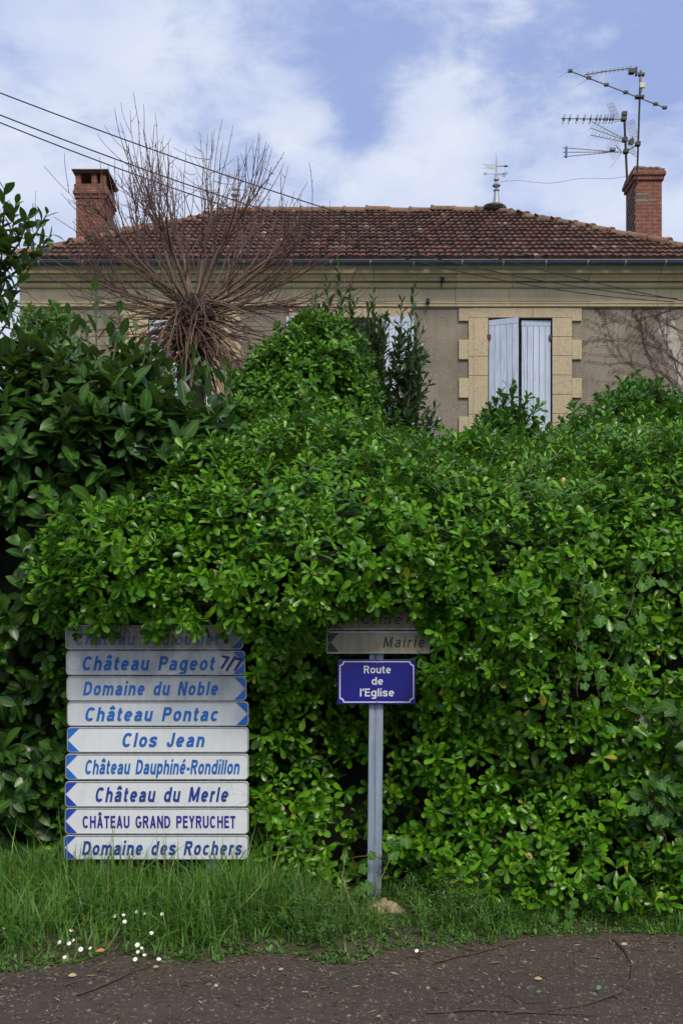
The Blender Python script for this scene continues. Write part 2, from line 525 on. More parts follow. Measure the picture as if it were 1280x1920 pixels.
t.link(t.ramp(g.outputs['Random Per Island'], [(0, (0.03, 0.018, 0.010)), (0.55, (0.075, 0.045, 0.024)), (0.85, (0.17, 0.115, 0.06)), (1.0, (0.34, 0.27, 0.15))]), t.b.inputs['Base Color'])
t.b.inputs['Roughness'].default_value = 0.85
M['litter'] = m


# ------------------------------------------------------------------ object helpers
def tag(o, label=None, cat=None, group=None, kind=None):
    if label:
        o['label'] = label
    if cat:
        o['category'] = cat
    if group:
        o['group'] = group
    if kind:
        o['kind'] = kind
    return o


def empty(name, loc, label=None, cat=None, group=None):
    o = bpy.data.objects.new(name, None)
    o.empty_display_size = 0.2
    o.location = loc
    C.objects.link(o)
    return tag(o, label, cat, group)


class MB:
    """collects verts / faces / uvs in world space, then links them as one mesh"""

    def __init__(self):
        self.v, self.f, self.uv = [], [], []
        self.n = 0

    def add(self, v, f, uv=None):
        v = np.asarray(v, float).reshape(-1, 3)
        self.v.append(v)
        for k, q in enumerate(f):
            self.f.append(tuple(int(i) + self.n for i in q))
            self.uv.append(None if uv is None else uv[k])
        self.n += len(v)

    def box(self, x0, x1, y0, y1, z0, z1, M4=None):
        v = np.array([(x, y, z) for x in (x0, x1) for y in (y0, y1) for z in (z0, z1)], float)
        f = [(0, 1, 3, 2), (4, 6, 7, 5), (0, 4, 5, 1), (2, 3, 7, 6), (0, 2, 6, 4), (1, 5, 7, 3)]
        uv = []
        for q in f:
            a = v[list(q)]
            ext = a.max(0) - a.min(0)
            k = int(np.argmin(ext))
            if k == 0:
                uv.append([(p[1] + 0.11, p[2]) for p in a])
            elif k == 1:
                uv.append([(p[0], p[2]) for p in a])
            else:
                uv.append([(p[0], p[1]) for p in a])
        if M4 is not None:
            v = np.array([M4 @ Vector(p) for p in v])
        self.add(v, f, uv)

    def prism(self, poly, axis, a, b):
        """2D polygon extruded along an axis: 'y' polygon is (x,z); 'x' polygon is (y,z); 'z' polygon is (x,y)"""
        n = len(poly)

        def pt(p, h):
            return {'y': (p[0], h, p[1]), 'x': (h, p[0], p[1]), 'z': (p[0], p[1], h)}[axis]
        v = [pt(p, a) for p in poly] + [pt(p, b) for p in poly]
        f = [tuple(range(n))[::-1], tuple(range(n, 2 * n))] + [(i, (i + 1) % n, n + (i + 1) % n, n + i) for i in range(n)]
        self.add(v, f)

    def tube(self, pts, rad, n=6, caps=True):
        p = np.asarray(pts, float)
        k = len(p)
        r = np.full(k, rad, float) if np.isscalar(rad) else np.asarray(rad, float)
        tg = np.gradient(p, axis=0)
        tg /= np.linalg.norm(tg, axis=1)[:, None] + 1e-12
        ref = np.array([0, 0, 1.0]) if abs(tg[0][2]) < 0.9 else np.array([1.0, 0, 0])
        a = np.cross(tg, ref)
        a /= np.linalg.norm(a, axis=1)[:, None] + 1e-9
        b = np.cross(tg, a)
        ang = np.arange(n) / n * 2 * np.pi
        v = p[:, None, :] + r[:, None, None] * (np.cos(ang)[None, :, None] * a[:, None, :] + np.sin(ang)[None, :, None] * b[:, None, :])
        f = [(i * n + j, i * n + (j + 1) % n, (i + 1) * n + (j + 1) % n, (i + 1) * n + j) for i in range(k - 1) for j in range(n)]
        if caps:
            f.append(tuple(range(n))[::-1])
            f.append(tuple(range((k - 1) * n, k * n)))
        self.add(v.reshape(-1, 3), f)

    def lathe(self, prof, cx, cy, n=14):
        """prof: list of (r, z)"""
        ang = np.arange(n) / n * 2 * np.pi
        v = [(cx + r * math.cos(t), cy + r * math.sin(t), z) for r, z in prof for t in ang]
        k = len(prof)
        f = [(i * n + j, i * n + (j + 1) % n, (i + 1) * n + (j + 1) % n, (i + 1) * n + j) for i in range(k - 1) for j in range(n)]
        f.append(tuple(range(n))[::-1])
        f.append(tuple(range((k - 1) * n, k * n)))
        self.add(v, f)

    def build(self, name, m, parent=None, smooth=False, bevel=0.0):
        me = bpy.data.meshes.new(name)
        v = np.concatenate(self.v) if self.v else np.zeros((0, 3))
        off = np.array(parent.matrix_world.translation) if parent is not None else np.zeros(3)
        if parent is not None:
            off = np.zeros(3)
            q = parent
            while q is not None:
                off += np.array(q.location)
                q = q.parent
        me.from_pydata((v - off).tolist(), [], self.f)
        if any(u is not None for u in self.uv):
            uvl = me.uv_layers.new(name='UVMap')
            flat = []
            for q, u in zip(self.f, self.uv):
                flat += u if u is not None else [(0, 0)] * len(q)
            uvl.data.foreach_set('uv', np.array(flat, np.float32).ravel())
        if smooth:
            me.polygons.foreach_set('use_smooth', np.ones(len(me.polygons), bool))
        me.materials.append(m)
        me.update()
        o = bpy.data.objects.new(name, me)
        C.objects.link(o)
        if parent is not None:
            o.parent = parent
        if bevel:
            md = o.modifiers.new('bevel', 'BEVEL')
            md.width = bevel
            md.segments = 2
            md.limit_method = 'ANGLE'
            md.angle_limit = math.radians(40)
        return o


def fast_mesh(name, v, quads, uv, m, parent=None, smooth=True):
    me = bpy.data.meshes.new(name)
    off = np.zeros(3)
    q = parent
    while q is not None:
        off += np.array(q.location)
        q = q.parent
    v = (v - off).astype(np.float32)
    nf = len(quads)
    k = quads.shape[1]
    me.vertices.add(len(v))
    me.vertices.foreach_set('co', v.ravel())
    me.loops.add(nf * k)
    me.polygons.add(nf)
    me.polygons.foreach_set('loop_start', np.arange(0, nf * k, k, dtype=np.int32))
    me.polygons.foreach_set('loop_total', np.full(nf, k, np.int32))
    me.loops.foreach_set('vertex_index', quads.astype(np.int32).ravel())
    if smooth:
        me.polygons.foreach_set('use_smooth', np.ones(nf, bool))
    if uv is not None:
        ul = me.uv_layers.new(name='UVMap')
        ul.data.foreach_set('uv', uv[quads.ravel()].astype(np.float32).ravel())
    me.materials.append(m)
    me.update(calc_edges=True)
    me.validate()
    o = bpy.data.objects.new(name, me)
    C.objects.link(o)
    if parent is not None:
        o.parent = parent
    return o


# value noise
def _hash(i):
    i = i.astype(np.int64)
    h = (i[..., 0] * 374761393 + i[..., 1] * 668265263 + i[..., 2] * 2147483647) & 0x7fffffff
    h = ((h ^ (h >> 13)) * 1274126177) & 0x7fffffff
    h = h ^ (h >> 16)
    return (h & 0xffff) / 65535.0


def vnoise(p):
    p = np.asarray(p, float)
    i = np.floor(p).astype(np.int64)
    f = p - i
    f = f * f * (3 - 2 * f)
    r = 0
    for dx in (0, 1):
        for dy in (0, 1):
            for dz in (0, 1):
                wgt = (f[..., 0] if dx else 1 - f[..., 0]) * (f[..., 1] if dy else 1 - f[..., 1]) * (f[..., 2] if dz else 1 - f[..., 2])
                r = r + wgt * _hash(i + np.array([dx, dy, dz]))
    return r - 0.5


def nrm(a):
    return a / (np.linalg.norm(a, axis=-1, keepdims=True) + 1e-9)


# ------------------------------------------------------------------ leaves
def leaf_template(width, nv=5, fold=0.25, curl=0.25, shape='obovate', petiole=0.12):
    """unit-length leaf along +X (0..1), width along Y, face towards +Z; returns verts (nv*3,3), quads, uv"""
    t = np.linspace(0, 1, nv)
    if shape == 'obovate':
        prof = np.array([0.12, 0.38, 0.70, 0.95, 1.0, 0.52]) if nv == 6 else np.interp(t, [0, .2, .45, .7, .88, 1], [.10, .36, .75, 1, .85, .22])
    elif shape == 'ellip':
        prof = np.interp(t, [0, .12, .3, .5, .72, .9, 1], [.06, .42, .86, 1, .92, .52, .04])
    elif shape == 'lance':
        prof = np.interp(t, [0, .15, .4, .7, 1], [.08, .6, 1, .7, .03])
    else:
        prof = np.interp(t, [0, .1, .5, 1], [.8, 1, .75, .05])
    v, uv = [], []
    for a, pw in zip(t, prof):
        for s in (-1, 0, 1):
            y = s * pw * width / 2
            z = abs(s) * pw * width / 2 * fold - curl * a * a * 0.5
            v.append((a, y, z))
            uv.append((0.5 + s * 0.5, a))
    q = []
    for i in range(nv - 1):
        for j in (0, 1):
            a = i * 3 + j
            q.append((a, a + 3, a + 4, a + 1))
    return np.array(v), np.array(q), np.array(uv)


def place_leaves(T, base, dirn, nor, size):
    """instance a leaf template; base (N,3), dirn (N,3), nor approx normal (N,3), size (N,)"""
    tv, tq, tuv = T
    x = nrm(dirn)
    y = nrm(np.cross(nor, x))
    z = np.cross(x, y)
    N = len(base)
    v = base[:, None, :] + size[:, None, None] * (tv[None, :, 0:1] * x[:, None, :] + tv[None, :, 1:2] * y[:, None, :] + tv[None, :, 2:3] * z[:, None, :])
    k = len(tv)
    q = tq[None] + (np.arange(N) * k)[:, None, None]
    return v.reshape(-1, 3), q.reshape(-1, tq.shape[1]), np.tile(tuv, (N, 1))


def join(parts):
    vs, qs, us, n = [], [], [], 0
    for v, q, u in parts:
        vs.append(v)
        qs.append(q + n)
        us.append(u)
        n += len(v)
    return np.concatenate(vs), np.concatenate(qs), np.concatenate(us)


def basis(ax):
    ref = np.where(np.abs(ax[:, 2:3]) < 0.9, np.array([[0, 0, 1.0]]), np.array([[1.0, 0, 0]]))
    a = nrm(np.cross(ax, ref))
    return a, np.cross(ax, a)


def rosettes(pos, axis, size, T_list, nleaf=(7, 10), theta=(28, 100), drop=0.0):
    """whorls of leaves at twig ends"""
    N = len(pos)
    A, B = basis(axis)
    K = nleaf[1]
    cnt = R.integers(nleaf[0], nleaf[1] + 1, N)
    i = np.arange(K)[None, :] + np.zeros((N, 1))
    keep = i < cnt[:, None]
    phi = i * 2.39996 + R.uniform(0, 6.28, (N, 1)) + R.normal(0, 0.25, (N, K))
    frac = i / (cnt[:, None] - 1)
    th = np.radians(theta[0] + (theta[1] - theta[0]) * frac + R.normal(0, 9, (N, K)))
    rad = np.cos(phi)[..., None] * A[:, None, :] + np.sin(phi)[..., None] * B[:, None, :]
    dirn = axis[:, None, :] * np.cos(th)[..., None] + rad * np.sin(th)[..., None]
    nor = axis[:, None, :] * np.sin(th)[..., None] - rad * np.cos(th)[..., None]
    dirn = dirn + R.normal(0, 0.08, dirn.shape) + np.array([0, 0, -drop])
    nor = nor + R.normal(0, 0.18, nor.shape) + np.array([0, 0, 0.15])
    sz = size[:, None] * (0.62 + 0.38 * np.minimum(1, frac * 1.6 + 0.25)) * R.uniform(0.8, 1.15, (N, K))
    base = pos[:, None, :] - axis[:, None, :] * (frac * size[:, None] * 0.55)[..., None] + dirn * 0.08 * size[:, None, None]
    b, dn_, no, s = base[keep], dirn[keep], nor[keep], sz[keep]
    which = R.integers(0, len(T_list), len(b))
    return join([place_leaves(T_list[k], b[which == k], dn_[which == k], no[which == k], s[which == k]) for k in range(len(T_list)) if (which == k).any()])


def shoots(pos, axis, length, size, T_list, nleaf=(6, 10), angle=(35, 75), droop=0.15, face_up=0.5):
    """alternate leaves along short shoots that end at pos"""
    N = len(pos)
    A, B = basis(axis)
    K = nleaf[1]
    cnt = R.integers(nleaf[0], nleaf[1] + 1, N)
    i = np.arange(K)[None, :] + np.zeros((N, 1))
    keep = i < cnt[:, None]
    frac = i / (cnt[:, None] - 1)
    phi = i * 2.39996 + R.uniform(0, 6.28, (N, 1)) + R.normal(0, 0.3, (N, K))
    th = np.radians(angle[0] + (angle[1] - angle[0]) * frac + R.normal(0, 10, (N, K)))
    rad = np.cos(phi)[..., None] * A[:, None, :] + np.sin(phi)[..., None] * B[:, None, :]
    dirn = axis[:, None, :] * np.cos(th)[..., None] + rad * np.sin(th)[..., None] + np.array([0, 0, -1.0]) * (droop * frac)[..., None]
    nor = axis[:, None, :] * np.sin(th)[..., None] - rad * np.cos(th)[..., None] + np.array([0, 0, face_up]) + R.normal(0, 0.2, dirn.shape)
    sz = size[:, None] * np.interp(frac, [0, 0.25, 1], [0.6, 0.95, 1.0]) * R.uniform(0.75, 1.15, (N, K))
    base = pos[:, None, :] - axis[:, None, :] * (frac * length[:, None])[..., None]
    b, dn_, no, s = base[keep], dirn[keep], nor[keep], sz[keep]
    which = R.integers(0, len(T_list), len(b))
    return join([place_leaves(T_list[k], b[which == k], dn_[which == k], no[which == k], s[which == k]) for k in range(len(T_list)) if (which == k).any()])


class Profile:
    """hedge surface: per x-column a polyline of (Y, z); bilinear in between, with lumps"""

    def __init__(self, cols, lump=0.16, seed=0.0):
        xs = sorted(cols)
        self.xs = np.array(xs)
        self.p = np.array([cols[x] for x in xs], float)     # (nx, ns, 2)
        self.ns = self.p.shape[1]
        self.lump = lump
        self.seed = seed

    def raw(self, x, s):
        u = np.clip(np.interp(x, self.xs, np.arange(len(self.xs))), 0, len(self.xs) - 1.0001)
        i = u.astype(int)
        fu = (u - i)
        fu = (fu * fu * (3 - 2 * fu))[..., None]
        s = np.clip(s, 0, self.ns - 1.0001)
        j = s.astype(int)
        fs = (s - j)[..., None]
        a = self.p[i, j] * (1 - fs) + self.p[i, j + 1] * fs
        b = self.p[i + 1, j] * (1 - fs) + self.p[i + 1, j + 1] * fs
        yz = a * (1 - fu) + b * fu
        return np.stack([x, yz[..., 0], yz[..., 1]], -1)

    def nor(self, x, s):
        e = 0.05
        a = self.raw(x + e, s) - self.raw(x - e, s)
        e2 = 0.15
        b = self.raw(x, s + e2) - self.raw(x, s - e2)
        return nrm(np.cross(a, b))

    def at(self, x, s):
        p = self.raw(x, s)
        n = self.nor(x, s)
        q = p + self.seed
        dsp = self.lump * (1.5 * vnoise(q * 1.7) + 0.9 * vnoise(q * 3.6 + 9) + 0.5 * vnoise(q * 8 + 3))
        return p + n * dsp[..., None], n

    def sample(self, dens, x0=None, x1=None):
        x0 = self.xs[0] if x0 is None else x0
        x1 = self.xs[-1] if x1 is None else x1
        gx = np.linspace(x0, x1, 60)
        gs = np.linspace(0, self.ns - 1.001, 60)
        X, Sg = np.meshgrid(gx, gs, indexing='ij')
        q = self.raw(X, Sg)
        ar = np.linalg.norm(np.cross(q[1:, :-1] - q[:-1, :-1], q[:-1, 1:] - q[:-1, :-1]), axis=-1)
        tot = ar.sum()
        N = int(tot * dens)
        c = R.choice(ar.size, N, p=(ar / tot).ravel())
        ix, isx = np.unravel_index(c, ar.shape)
        x = gx[ix] + R.uniform(0, 1, N) * (gx[1] - gx[0])
        s = gs[isx] + R.uniform(0, 1, N) * (gs[1] - gs[0])
        p, n = self.at(x, s)
        return p, n

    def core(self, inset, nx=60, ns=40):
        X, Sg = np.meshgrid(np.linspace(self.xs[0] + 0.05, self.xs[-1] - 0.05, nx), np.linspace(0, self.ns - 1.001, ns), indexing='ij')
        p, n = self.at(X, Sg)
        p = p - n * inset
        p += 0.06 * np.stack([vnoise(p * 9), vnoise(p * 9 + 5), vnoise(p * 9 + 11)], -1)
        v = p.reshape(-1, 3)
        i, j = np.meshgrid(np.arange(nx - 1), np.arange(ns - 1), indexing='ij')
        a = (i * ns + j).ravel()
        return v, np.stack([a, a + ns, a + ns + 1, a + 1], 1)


def ellipsoid_sample(c, r, N, lump=0.15, seed=0.0, zmin=-0.6, cone=0.0):
    d_ = nrm(R.normal(size=(N * 2, 3)))
    d_ = d_[d_[:, 2] > zmin][:N]
    k = 1 + lump * (1.6 * vnoise(d_ * 1.6 + seed) + 1.0 * vnoise(d_ * 3.5 + seed + 4) + 0.6 * vnoise(d_ * 8 + seed))
    sc = np.ones((len(d_), 3))
    sc[:, :2] *= (1 - cone * np.clip(d_[:, 2:3], 0, 1))
    p = np.array(c) + d_ * np.array(r) * k[:, None] * sc
    n = nrm(d_ / np.array(r))
    return p, n


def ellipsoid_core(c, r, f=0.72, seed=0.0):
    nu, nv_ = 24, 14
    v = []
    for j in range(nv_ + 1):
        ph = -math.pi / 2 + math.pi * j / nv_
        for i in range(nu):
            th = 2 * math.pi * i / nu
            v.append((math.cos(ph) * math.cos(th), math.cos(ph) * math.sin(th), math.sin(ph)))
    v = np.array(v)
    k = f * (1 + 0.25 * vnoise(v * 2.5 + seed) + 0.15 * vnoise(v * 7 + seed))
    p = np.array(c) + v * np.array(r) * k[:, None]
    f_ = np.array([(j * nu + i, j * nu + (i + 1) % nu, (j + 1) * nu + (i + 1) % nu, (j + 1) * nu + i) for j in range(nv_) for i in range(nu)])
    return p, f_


def axis_mix(n, up, rnd, nk=1.0):
    return nrm(n * nk + np.array([0, 0, up]) + R.normal(0, rnd, n.shape))


UPV = np.array([0, 0, 1.0])

# ------------------------------------------------------------------ the ground
g = MB()
g.add([(-300, -60, -0.012), (300, -60, -0.012), (300, 700, -0.012), (-300, 700, -0.012)], [(0, 1, 2, 3)])
tag(g.build('ground', M['lawn']), kind='structure')


def verge_edge(x):
    """Y of the ragged edge between gravel and grass"""
    return np.interp(x, [-4, -1.7, -1.2, -0.6, -0.1, 0.4, 1.0, 2.0, 5], [4.75, 4.80, 4.88, 4.98, 4.98, 5.08, 5.28, 5.30, 5.30]) + 0.26 * vnoise(np.stack([x * 2.7, x * 0 + 0.5, x * 0], -1)) + 0.13 * vnoise(np.stack([x * 8, x * 0 + 3.5, x * 0], -1))


nx, ny = 140, 46
gx = np.linspace(-12, 12, nx)
gy = np.concatenate([np.linspace(-6, 3.6, 8), np.linspace(3.7, 5.6, ny - 8)])
X, Y = np.meshgrid(gx, gy, indexing='ij')
pp = np.stack([X, Y, X * 0], -1)
Z = 0.010 * vnoise(pp * 2.3) + 0.006 * vnoise(pp * 7) + 0.004
v = np.stack([X, Y, Z], -1).reshape(-1, 3)
i, j = np.meshgrid(np.arange(nx - 1), np.arange(ny - 1), indexing='ij')
a = (i * ny + j).ravel()
tag(fast_mesh('road', v, np.stack([a, a + ny, a + ny + 1, a + 1], 1), None, M['road']), kind='structure')
nx, ny = 220, 26
gx = np.linspace(-7, 7, nx)
tt = np.linspace(0, 1, ny)
X = np.repeat(gx[:, None], ny, 1)
E = verge_edge(gx)[:, None]
Y = E - 0.05 + tt[None, :] * (7.2 - E)
pp = np.stack([X, Y, X * 0], -1)
Z = -0.012 + 0.052 * np.clip((Y - E + 0.05) / 0.25, 0, 1) + 0.025 * vnoise(pp * 4) + 0.012 * vnoise(pp * 13)
v = np.stack([X, Y, Z], -1).reshape(-1, 3)
i, j = np.meshgrid(np.arange(nx - 1), np.arange(ny - 1), indexing='ij')
a = (i * ny + j).ravel()
tag(fast_mesh('verge', v, np.stack([a, a + ny, a + ny + 1, a + 1], 1), None, M['soil']), kind='structure')

# ------------------------------------------------------------------ the house
D = 17.0                       # wall plane
house = empty('house', (0.5, D, 0), 'old stone house with tiled hip roof and closed lavender shutters behind the hedge', 'house')
XL, XR = PX(38, D), PX(1352, D)
WTOP = PZ(500, D - 0.2)
wins = []                     # (x0, x1, ztop)
for c0, c1 in ((914, 1034), (597, 715), (279, 397)):
    wins.append((PX(c0, D), PX(c1, D), PZ(597, D)))
WZ0 = 4.9
wl = MB()
xs = [XL] + sorted([q for w_ in wins for q in w_[:2]]) + [XR]
WT = wins[0][2]
for k in range(len(xs) - 1):
    opening = k % 2 == 1
    if opening:
        wl.box(xs[k], xs[k + 1], D, D + 0.45, 0, WZ0)
        wl.box(xs[k], xs[k + 1], D, D + 0.45, WT, WTOP)
    else:
        wl.box(xs[k], xs[k + 1], D, D + 0.45, 0, WTOP)
wl.box(XL, XL + 0.45, D + 0.45, D + 7.2, 0, WTOP)
wl.box(XR - 0.45, XR, D + 0.45, D + 7.2, 0, WTOP)
wl.box(XL + 0.45, XR - 0.45, D + 6.75, D + 7.2, 0, WTOP)
wl.build('wall', M['roughcast'], house)

# cornice, in blocks with fine open joints
fr = [(0.0, PZ(577, D)), (0.035, PZ(577, D)), (0.05, PZ(575.5, D)), (0.05, PZ(573.5, D)), (0.035, PZ(572, D)), (0.055, PZ(570.5, D)), (0.055, PZ(568.5, D)), (0.03, PZ(567, D)),
      (0.03, PZ(541, D - .03)), (0.07, PZ(540, D - .07)), (0.10, PZ(537, D - .1)), (0.11, PZ(534, D - .1)), (0.10, PZ(531, D - .1)), (0.06, PZ(529, D - .06)), (0.06, PZ(527.5, D - .06)),
      (0.14, PZ(526.5, D - .14)), (0.145, PZ(521, D - .14)), (0.17, PZ(519, D - .17)), (0.18, PZ(513, D - .18)), (0.26, PZ(511.5, D - .26)), (0.28, PZ(502, D - .28)), (0.31, PZ(497, D - .31)), (0.31, PZ(490, D - .31)), (0.0, PZ(490, D - .31))]
cb = MB()
cuts = [XL - 0.0]
xk = XL
for px in (155, 290, 400, 548, 700, 853, 958, 1100, 1230, 1353):
    cuts.append(min(PX(px, D), XR))
for a, b in zip(cuts[:-1], cuts[1:]):
    cb.prism([(D - p, z) for p, z in fr], 'x', a + 0.003, b - 0.003)
cb.build('cornice', M['cream'], house)
# slight pilaster strip over each window bay
for (x0, x1, zt) in wins:
    fb = MB()
    a, b = x0 - 0.55, x1 + 0.68
    fb.box(a, (a + b) / 2 - 0.25, D - 0.044, D - 0.005, PZ(566.0, D), PZ(542.5, D))
    fb.box((a + b) / 2 - 0.247, (a + b) / 2 + 0.42, D - 0.046, D - 0.005, PZ(566.0, D), PZ(542.5, D))
    fb.box((a + b) / 2 + 0.423, b, D - 0.044, D - 0.005, PZ(566.0, D), PZ(542.5, D))
    fb.build('frieze_block', M['cream'], house, bevel=0.004)

# stone surrounds with quoin teeth
for wi, (x0, x1, zt) in enumerate(wins):
    sb = MB()
    zt_out = PZ(579, D)
    jw = 0.335
    y0, y1 = D - 0.035, D + 0.20
    for s in (-1, 1):
        z = zt
        while z > WZ0 - 0.2:
            hb = R.choice([0.325, 0.33, 0.33, 0.66])
            e_ = R.uniform(0, 0.003)
            sb.box(x0 - jw if s < 0 else x1, x0 if s < 0 else x1 + jw, y0 - e_, y1, max(WZ0 - 0.25, z - hb + 0.004), z)
            z -= hb
    sb.box(x0 - jw - 0.003, (x0 + x1) / 2 + 0.21, y0 - 0.002, y1 + .002, zt + 0.0015, zt_out)
    sb.box((x0 + x1) / 2 + 0.213, x1 + jw + 0.003, y0 - 0.004, y1 + .002, zt + 0.0015, zt_out)
    zr = 0.655
    for k in range(4):
        za = PZ(603, D) - k * zr
        zb = min(za + 0.335, zt_out - 0.004)
        for s in (-1, 1):
            xa = (x0 - jw) if s < 0 else (x1 + jw)
            e = 0.165
            sb.box(min(xa, xa + s * e) + (0.0 if s < 0 else 0.0), max(xa, xa + s * e), y0 - 0.003, y1 - 0.1, za, zb)
    # raised inner fillet on the left jamb
    sb.box(x0 - jw + 0.085, x0 - jw + 0.105, y0 - 0.012, y0 + 0.01, WZ0, zt - 0.002)
    sb.build('stone_surround', M['ochre'], house, bevel=0.008)


def shutter(x_hinge, width, zt, zb, ang, side, yh, parent):
    """boarded leaf; side +1 grows to the right of the hinge; ang opens it outwards"""
    mb = MB()
    nb = 5
    ca, sa = math.cos(ang), math.sin(ang)

    def tr(u, dpt, z):
        return (x_hinge + side * (u * ca) + side * 0 + side * dpt * sa, yh - u * sa - (-dpt) * ca, z)

    def bx(u0, u1, d0, d1, z0, z1):
        v = [tr(u, d_, z) for u in (u0, u1) for d_ in (d0, d1) for z in (z0, z1)]
        f = [(0, 1, 3, 2), (4, 6, 7, 5), (0, 4, 5, 1), (2, 3, 7, 6), (0, 2, 6, 4), (1, 5, 7, 3)]
        mb.add(v, f)
    bw = width / nb
    for k in range(nb):
        wv = R.uniform(-0.004, 0.004)
        bx(k * bw + 0.003, (k + 1) * bw - 0.003, 0.0 + wv * 0.3, 0.026 + wv * 0.3, zb, zt - 0.10)
    bx(0.0, width, -0.002, 0.028, zt - 0.096, zt)
    bx(0.0, width, -0.002, 0.028, zb - 0.10, zb - 0.004)
    o = mb.build('shutter', M['shutter'], parent, bevel=0.003)
    for z in (zt - 0.28, zb + 0.3):
        h = MB()
        h.box(x_hinge - 0.03, x_hinge + 0.03, yh - 0.035, yh - 0.005, z - 0.05, z + 0.03)
        h.build('hinge', M['hinge'], o)
    return o


for wi, (x0, x1, zt) in enumerate(wins):
    fb = MB()
    yb = D + 0.22
    fw = 0.055
    fb.box(x0, x0 + fw, yb, yb + 0.06, WZ0, zt)
    fb.box(x1 - fw, x1, yb, yb + 0.06, WZ0, zt)
    fb.box(x0 + fw, x1 - fw, yb, yb + 0.06, zt - fw, zt)
    fb.box(x0 + fw, x1 - fw, yb, yb + 0.06, WZ0, WZ0 + 0.08)
    fb.box((x0 + x1) / 2 - 0.04, (x0 + x1) / 2 + 0.04, yb - 0.01, yb + 0.055, WZ0 + 0.08, zt - fw)
    for zz_ in (0.33, 0.66):
        z = WZ0 + (zt - WZ0) * zz_
        fb.box(x0 + fw, x1 - fw, yb + 0.01, yb + 0.05, z - 0.015, z + 0.015)
    wo = fb.build('window', M['frame'], house)
    pb = MB()
    pb.box(x0 + 0.01, x1 - 0.01, yb + 0.025, yb + 0.033, WZ0, zt)
    pb.build('pane', M['glass'], wo)
    db = MB()
    db.box(x0 - 0.3, x1 + 0.3, yb + 0.35, yb + 0.37, WZ0 - 0.2, zt + 0.2)
    db.build('dark_backing', M['dark'], wo)  # near-black sheet painted as the unlit room behind the glass
    wd = (x1 - x0) / 2 - 0.012
    if wi in (0, 2):
        shutter(x0 + 0.014, wd - 0.03, zt - 0.035, WZ0 + 0.03, math.radians(19 if wi == 0 else 3), 1, D - 0.01, wo)
        shutter(x1 - 0.014, wd - 0.03, zt - 0.03, WZ0 + 0.03, math.radians(1.5), -1, D + 0.02, wo)
    else:
        shutter(x0 - 0.02, wd, zt - 0.0, WZ0 + 0.03, math.radians(4), -1, D - 0.075, wo)
        shutter(x1 + 0.02, wd, zt - 0.0, WZ0 + 0.03, math.radians(4), 1, D - 0.075, wo)

# peeled render streak at the right
pb = MB()
pts = [(1238, 578), (1252, 575), (1262, 600), (1270, 632), (1280, 680), (1288, 735), (1276, 738), (1266, 700), (1258, 668), (1246, 640), (1234, 622), (1240, 606)]
poly = []
for q in range(len(pts)):
    a, b = np.array(pts[q], float), np.array(pts[(q + 1) % len(pts)], float)
    for u in np.linspace(0, 1, 5)[:-1]:
        poly.append(tuple(a + (b - a) * u + R.normal(0, 1.6, 2)))
pb.prism([(PX(a, D), PZ(b, D)) for a, b in poly], 'y', D - 0.004, D + 0.01)
pb.build('exposed_render', simple('flaked_white_render', (0.44, 0.40, 0.35), 0.9, 0, 0.55, 14, 0.4), house)

# roof -------------------------------------------------------------
EV_Y, EV_Z = 16.62, PZ(487, 16.62)
RG_Y = 20.4
RG_Z = PZ(399, RG_Y)
EXL, EXR = PX(20, EV_Y), PX(1372, EV_Y)
RXL, RXR = PX(440, RG_Y), PX(930, RG_Y)
BK_Y = 2 * RG_Y - EV_Y
roof_b = MB()
roof_b.add([(EXL, EV_Y, EV_Z), (EXR, EV_Y, EV_Z), (RXR, RG_Y, RG_Z), (RXL, RG_Y, RG_Z), (EXL, BK_Y, EV_Z), (EXR, BK_Y, EV_Z)],
           [(0, 1, 2, 3), (1, 5, 2), (5, 4, 3, 2), (4, 0, 3)])
# tile rolls: rows of small barrels on the three slopes one can see
def slope_tiles(mb, A, Bp, Cp, Dp, rows, pitch):
    """A-Bp eave, Dp-Cp top (Dp above A)"""
    A, Bp, Cp, Dp = [np.array(q, float) for q in (A, Bp, Cp, Dp)]
    eu = nrm(Bp - A)
    nn = np.cross(Bp - A, Dp - A)
    nn = nrm(nn)
    if nn[2] < 0:
        nn = -nn
    up = np.cross(nn, eu)
    if up[2] < 0:
        up = -up
    L = np.dot(Dp - A, up)
    rl = L / rows
    for r in range(rows):
        f0 = r / rows
        a0 = np.dot(A + (Dp - A) * f0 - A, eu)
        b0 = np.dot(Bp + (Cp - Bp) * f0 - A, eu)
        k0 = int(math.ceil((a0) / pitch))
        k1 = int(math.floor((b0) / pitch))
        rowjit = R.normal(0, 0.010)
        for k in range(k0, k1):
            cx = (k + 0.5) * pitch + R.normal(0, 0.006)
            base = A + eu * cx + up * (r * rl + rowjit + R.normal(0, 0.010)) + nn * 0.018
            lift = R.uniform(0.018, 0.034)
            vs = []
            hw = pitch * 0.56
            for e, (du, h, wd_) in enumerate(((-0.045, 0.030 + lift, 1.0), (rl * 0.93, 0.020, 0.86))):
                for an in (0, 40, 90, 140, 180):
                    cs, sn = math.cos(math.radians(an)), math.sin(math.radians(an))
                    vs.append(base + up * du + eu * (-cs * hw * wd_) + nn * (sn * 0.040 * wd_ + h - 0.020))
            # front lip
            for an in (0, 40, 90, 140, 180):
                cs, sn = math.cos(math.radians(an)), math.sin(math.radians(an))
                vs.append(base + up * (-0.04) + eu * (-cs * hw * 0.74) + nn * (sn * 0.012 + lift * 0.1))
            fs = [(q, q + 1, q + 6, q + 5) for q in range(4)] + [(q + 1, q, q + 10, q + 11) for q in range(4)]
            mb.add(vs, fs)


